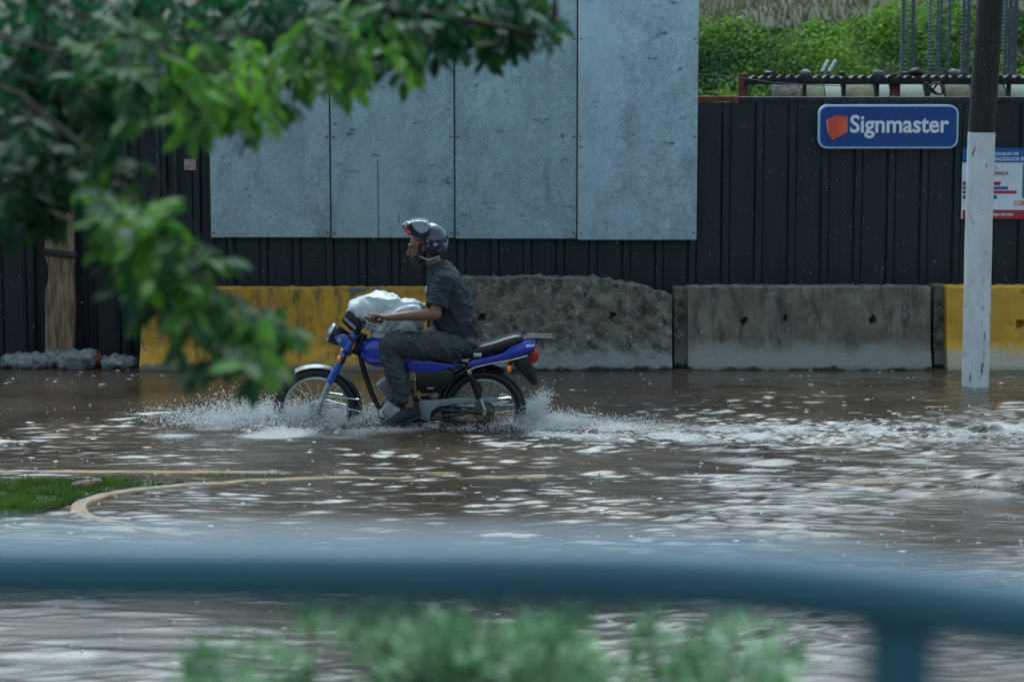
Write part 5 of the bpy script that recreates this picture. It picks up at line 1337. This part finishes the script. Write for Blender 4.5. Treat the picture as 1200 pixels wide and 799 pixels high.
# curling sheets of thrown water at the wheels
def sheet(name, label, pts, hgt, lean, seed):
    vs = []; fs = []; n = len(pts) ; K = 14; NN = 70
    P = [BX(*p) for p in pts]
    def cur(u):
        f = u * (n - 1); i = min(int(f), n - 2); return P[i].lerp(P[i + 1], f - i), hgt[i] + (hgt[i + 1] - hgt[i]) * (f - i)
    for i in range(NN + 1):
        c, h_ = cur(i / NN)
        for k in range(K + 1):
            v = k / K
            q = c + Vector((lean * h_ * v * v, 0, h_ * v)); 
            jag = noise.fractal(Vector((q.x * 16 + seed, v * 2.2, seed)), 1, 2, 5)
            q += Vector((.03 * noise.noise(q * 14), (.05 * noise.noise(q * 9 + Vector((seed, 0, 0))) + .03 * v), .35 * h_ * jag * v)); vs.append(q)
    for i in range(NN):
        for k in range(K):
            q = vs[i * (K + 1) + k]
            hole = noise.fractal(Vector((q.x * 22, q.z * 30, seed)), 1, 2, 4)
            if hole > .28 - .55 * (k / K): continue
            a = i * (K + 1) + k; fs.append((a, a + K + 1, a + K + 2, a + 1))
    k = len(vs); vs2 = vs + [v + Vector((0, .005, .001)) for v in vs]; fs2 = fs + [tuple(k + x for x in reversed(f)) for f in fs]
    mb = MB(); mb.add(vs2, fs2); o = mb.build(name, M['sheet'], recalc=False, smooth=False); o.data.polygons.foreach_set('use_smooth', [True] * len(o.data.polygons)); return tag(o, label, 'splash', kind='stuff')
sheet('bow_wave', 'torn sheet of water curling ahead of the front wheel', [(268, 497, -.10), (300, 498, -.16), (335, 499, -.22), (370, 500, -.24), (400, 499, -.2), (432, 498, -.14)], [.02, .07, .12, .06, .05, .03], -1.1, 3.0)
sheet('bow_wave', 'torn sheet of water rising on the far side of the front wheel', [(290, 494, .2), (330, 495, .22), (375, 496, .25), (415, 496, .24), (450, 496, .2)], [.03, .10, .14, .12, .05], -.7, 8.0)

# pale flecks: rain froth, also painting sky glints on small crests
M['fleck'] = mat('froth_and_glint', (0.55, 0.56, 0.57), .5)
rg = random.Random(4); mb = MB()
for i in range(1800):
    y = 11.5 + 11 * rg.random() ** .9; x = rg.uniform(-5.2, 5.2)
    cl = noise.noise(Vector((x * .8, y * 1.1, 4)))
    if cl < -.05 and rg.random() < .7: continue
    r = .003 + .009 * rg.random() ** 4; k = 7; zc_ = .004
    ix = int(np.searchsorted(xs, x)); iy = int(np.searchsorted(ys, y)); zc_ = float(ZH[min(iy, ny - 1), min(ix, nx - 1)]) + .001
    o = len(mb.v); el_ = rg.uniform(1, 4)
    ring = [(x + r * el_ * math.cos(2 * math.pi * q / k) * rg.uniform(.7, 1.2), y + r * math.sin(2 * math.pi * q / k) * rg.uniform(.7, 1.2), zc_) for q in range(k)]
    mb.add(ring + [(x, y, zc_ + r * .5)], [(q, (q + 1) % k, k) for q in range(k)])
o = mb.build('froth_glint_flecks', M['fleck'], recalc=False, smooth=False); tag(o, 'tiny pale flecks of froth and painted sky glint scattered over the flood water', 'froth', kind='stuff')
# falling rain: each drop a real bead in the air
mb = MB(); rg = random.Random(9)
for i in range(2600):
    y = rg.uniform(16, 22.2); s = y / F * 1.0; x = rg.uniform(-.24, .24) * y; z = rg.uniform(0.05, 3.6)
    r = .0008 * rg.uniform(.6, 1.3); L = r * rg.uniform(5, 9)
    mb.add([(x, y, z + L), (x, y, z - L), (x + r, y, z), (x - r, y, z), (x, y + r, z), (x, y - r, z)], [(0, 2, 4), (0, 4, 3), (0, 3, 5), (0, 5, 2), (1, 4, 2), (1, 3, 4), (1, 5, 3), (1, 2, 5)])
o = mb.build('rain', M['drop'], recalc=False, smooth=False); tag(o, 'fine rain drops falling in front of the dark fence', 'rain', kind='stuff')

# ================================================================== FOREGROUND RAIL
YRL = 1.85
rail = thing('blue_railing', (0, YRL, 1.45), 'out of focus slate blue metal railing curving down to the right in the foreground', 'railing')
mb = MB()
path = [(-700, 651), (-100, 653), (300, 656), (600, 658), (760, 661), (900, 670), (1020, 683), (1140, 699), (1260, 716), (1500, 750), (1900, 800)]
P = [at(a, b_ + 13, YRL) for a, b_ in path]
Q = []
for i in range(len(P) - 1):
    for k in range(6): Q.append(P[i].lerp(P[i + 1], k / 6))
for _ in range(8): Q = [Q[0]] + [(Q[i - 1] + 2 * Q[i] + Q[i + 1]) / 4 for i in range(1, len(Q) - 1)] + [Q[-1]]
mb.tube(Q, .030, 28); mb.build('handrail', M['rail'], rail)
def rail_z(x):
    return min(Q, key=lambda q: abs(q.x - x)).z
for px_ in (1056, -900, 2300):
    a = at(px_, 700, YRL); mb = MB(); mb.tube([(a.x, YRL, 1.4), (a.x, YRL, rail_z(a.x) - .02)], .030, 20); mb.build('post', M['rail'], rail)
mb = MB(); mb.tube([(at(-900, 0, YRL).x, YRL, 1.62), (at(2300, 0, YRL).x, YRL, 1.60)], .018, 16); mb.build('lower_rail', M['rail'], rail)

# ================================================================== SHRUBS
def shrub(pxc, w_px, topy, label, Y=4.95, n=1500):
    s = F / Y; c = at(pxc, 799, Y); zt = at(pxc, topy, Y).z; z0 = 1.45
    t = thing('shrub', (c.x, Y, z0), label, 'shrub', 'shrubs below the railing')
    mb = MB(); tone = []; wd = w_px / s / 2; st = MB()
    nst = max(4, int(w_px / 24))
    for k in range(nst):
        u = (k + .5) / nst * 2 - 1 + random.uniform(-.12, .12); x = c.x + u * wd; hz = zt - .05 * abs(u) ** 2 - random.uniform(0, .24); yy = Y + random.uniform(-.16, .2)
        base = Vector((c.x + u * wd * .4, Y, z0)); tip = Vector((x, yy, hz))
        st.tube([base, base.lerp(tip, .5) + Vector((0, 0, .05)), tip], [.009, .006, .003], 6)
        for j in range(5):
            f = (1.0, .9, .84, .72, .6)[j]; cc = base.lerp(tip, f) + Vector((random.gauss(0, .075), random.gauss(0, .08), 0)) * (j > 0); tn = random.uniform(-.25, .3)
            for i in range(int(n / nst / 5 * .75)):
                o_ = rv() * random.random() ** .6 * .052
                leaf_quad(mb, cc + o_, o_ + Vector((0, 0, .03)), Vector((random.gauss(0, .4), random.gauss(0, .4), 1)), random.uniform(.022, .046), random.uniform(.011, .019)); tone += [tn + random.uniform(-.1, .15)] * 6
    mb.tone = tone; mb.build('foliage', M['shrub'], t, recalc=False); st.build('stem', M['bark'], t)
shrub(272, 105, 722, 'small out of focus pale green shrub, leftmost below the blue rail', n=1300)
shrub(372, 100, 722, 'low out of focus shrub between the small left one and the big middle one', n=1100)
shrub(540, 320, 700, 'big out of focus pale green shrub at the bottom centre', n=6500)
shrub(820, 230, 716, 'out of focus green shrub drooping at the bottom right of the big one', n=2800)

# ================================================================== TREE
tree = thing('leafy_tree', (-3.4, 5.0, 1.45), 'out of focus leafy tree hanging dark green branches across the upper left', 'tree')
trk = MB(); trk.tube([(-3.4, 5.0, 1.3), (-3.38, 5.0, 2.4), (-3.25, 5.1, 3.5), (-3.0, 5.2, 4.6), (-2.8, 5.3, 6.0)], [.20, .16, .14, .11, .07], 20); trk.build('trunk', M['bark'], tree)
leafB = MB(); tone = []; limbs = MB()
def twig(p, d, L, n, ls, sag=.5, tn=0.0):
    q = p.copy(); d = d.normalized(); pts = [q.copy()]
    for i in range(n):
        d = (d + Vector((random.gauss(0, .10), random.gauss(0, .10), -sag / n + random.gauss(0, .06)))).normalized()
        q = q + d * (L / n); pts.append(q.copy())
        for s in (-1, 1):
            side = d.cross(Vector((0, 0, 1))); side = side.normalized() if side.length > .1 else Vector((1, 0, 0))
            ld = (d * .75 + side * s * .8 + Vector((random.gauss(0, .25), random.gauss(0, .25), -.25 + random.gauss(0, .3)))).normalized()
            sz_ = ls * random.uniform(.7, 1.25)
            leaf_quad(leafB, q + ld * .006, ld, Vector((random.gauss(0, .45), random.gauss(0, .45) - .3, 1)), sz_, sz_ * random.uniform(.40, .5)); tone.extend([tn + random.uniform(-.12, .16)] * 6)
    sz_ = ls * 1.1; leaf_quad(leafB, q, d, Vector((random.gauss(0, .3), -.3, 1)), sz_, sz_ * .45); tone.extend([tn] * 6)
    limbs.tube(pts, [.0035] + [.0022] * (len(pts) - 1), 5, caps=False)
# clusters: px, py, radius px, depth, twigs, brightness (negative: shade inside the crown, put into leaf colour)
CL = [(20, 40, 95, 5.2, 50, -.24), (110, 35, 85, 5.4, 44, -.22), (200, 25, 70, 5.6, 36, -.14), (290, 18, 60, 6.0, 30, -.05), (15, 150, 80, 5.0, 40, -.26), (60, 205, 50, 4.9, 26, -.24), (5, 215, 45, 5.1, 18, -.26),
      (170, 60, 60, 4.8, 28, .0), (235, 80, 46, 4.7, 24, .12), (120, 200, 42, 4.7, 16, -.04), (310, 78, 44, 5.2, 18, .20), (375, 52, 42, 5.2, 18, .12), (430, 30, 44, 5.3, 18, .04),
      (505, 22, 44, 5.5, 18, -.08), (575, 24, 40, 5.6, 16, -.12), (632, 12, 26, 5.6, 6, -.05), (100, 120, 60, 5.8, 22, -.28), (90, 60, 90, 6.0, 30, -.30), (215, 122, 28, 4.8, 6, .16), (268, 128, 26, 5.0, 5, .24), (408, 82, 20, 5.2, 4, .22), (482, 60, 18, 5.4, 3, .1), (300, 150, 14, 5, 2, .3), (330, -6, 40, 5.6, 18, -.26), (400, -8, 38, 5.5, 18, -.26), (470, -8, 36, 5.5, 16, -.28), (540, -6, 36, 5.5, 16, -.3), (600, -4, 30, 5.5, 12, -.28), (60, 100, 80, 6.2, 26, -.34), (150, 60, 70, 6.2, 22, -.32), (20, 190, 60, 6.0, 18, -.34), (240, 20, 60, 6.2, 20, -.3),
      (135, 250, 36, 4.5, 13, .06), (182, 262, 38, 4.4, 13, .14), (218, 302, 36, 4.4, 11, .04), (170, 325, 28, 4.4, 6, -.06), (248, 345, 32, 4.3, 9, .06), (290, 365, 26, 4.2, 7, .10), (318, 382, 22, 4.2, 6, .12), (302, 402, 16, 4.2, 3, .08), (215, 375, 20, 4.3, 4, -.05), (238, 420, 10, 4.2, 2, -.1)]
def pix(v):
    h = v - CAM; f = h.dot(FW); return 600 + F * h.x / f, 399.5 - F * h.dot(UP) / f
def bare(x, y):      # gaps of this crown seen in the photograph
    return (45 < x < 98 and y > 262) or (x < 110 and y > 305) or (158 < x < 246 and 138 < y < 215) or (x > 246 and 165 < y < 262) or (x > 300 and y > 150 and y < 345) or (70 < x < 98 and 98 < y < 138) or x > 672
for cx, cy, rp, dep, k, tn in CL:
    dep = dep * 1.58; k = int(k * 1.05)
    for _ in range(k):
        a = random.uniform(0, 6.283); rr_ = rp * math.sqrt(random.random()); dd = dep + random.gauss(0, .3)
        L = random.uniform(.10, .22); d = Vector((random.gauss(.1, .6), random.gauss(0, .6), random.gauss(-.25, .4))).normalized()
        p = at(cx + rr_ * math.cos(a), cy + rr_ * math.sin(a) * .85, dd) - d * L * .6
        e = pix(p + d * L); mdd = pix(p + d * L * .5)
        if bare(*e) or bare(*mdd): continue
        twig(p, d, L, random.randint(3, 5), random.uniform(.062, .098), .6, tn)
# the crown goes on above and beside the frame
for _ in range(520):
    p = Vector((random.uniform(-4.6, -.6), random.uniform(4.4, 7.2), random.uniform(3.5, 5.6)))
    if p.z < 3.35 + (p.x + 3) * 0 and p.x > -1: continue
    hid = (p - CAM); v_ = hid.dot(UP) / hid.dot(FW)
    if v_ < 399.5 / F + .02 and hid.x / hid.dot(FW) > -600 / F - .02: continue
    twig(p, rv(), .28, 5, .06, .5, -.05)
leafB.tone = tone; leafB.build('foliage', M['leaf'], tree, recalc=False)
def limb_(pts, r0, r1):
    n = len(pts); limbs.tube(pts, [r0 + (r1 - r0) * i / (n - 1) for i in range(n)], 10)
limb_([Vector((-3.0, 5.2, 4.4)), at(150, -200, 7.2), at(395, -6, 8.2), at(450, 12, 8.3), at(530, 22, 8.3), at(600, 34, 8.4), at(640, 44, 8.4)], .035, .005)
limb_([Vector((-3.3, 5.05, 3.3)), at(-150, 60, 6.8), at(20, 110, 7.4), at(120, 190, 7.2), at(180, 260, 7.0), at(250, 335, 6.9), at(305, 385, 6.8)], .012, .002)
limb_([Vector((-3.1, 5.1, 4.0)), at(-60, -60, 6.8), at(100, 20, 7.0), at(220, 70, 6.8), at(310, 100, 7.2)], .010, .002)
limb_([Vector((-3.2, 5.1, 3.6)), at(-80, 20, 6.8), at(60, 60, 7.6), at(180, 50, 7.6), at(300, 40, 8.0), at(420, 50, 8.3)], .010, .002)
limbs.build('branches', M['bark'], tree)
c = at(650, 12, 8.2); mb = MB(); mb.tube([c + Vector((0, 0, .06)), c, c - Vector((0, 0, .05))], [.004, .014, .004], 10); mb.build('seed_pod', M['bark'], tree)
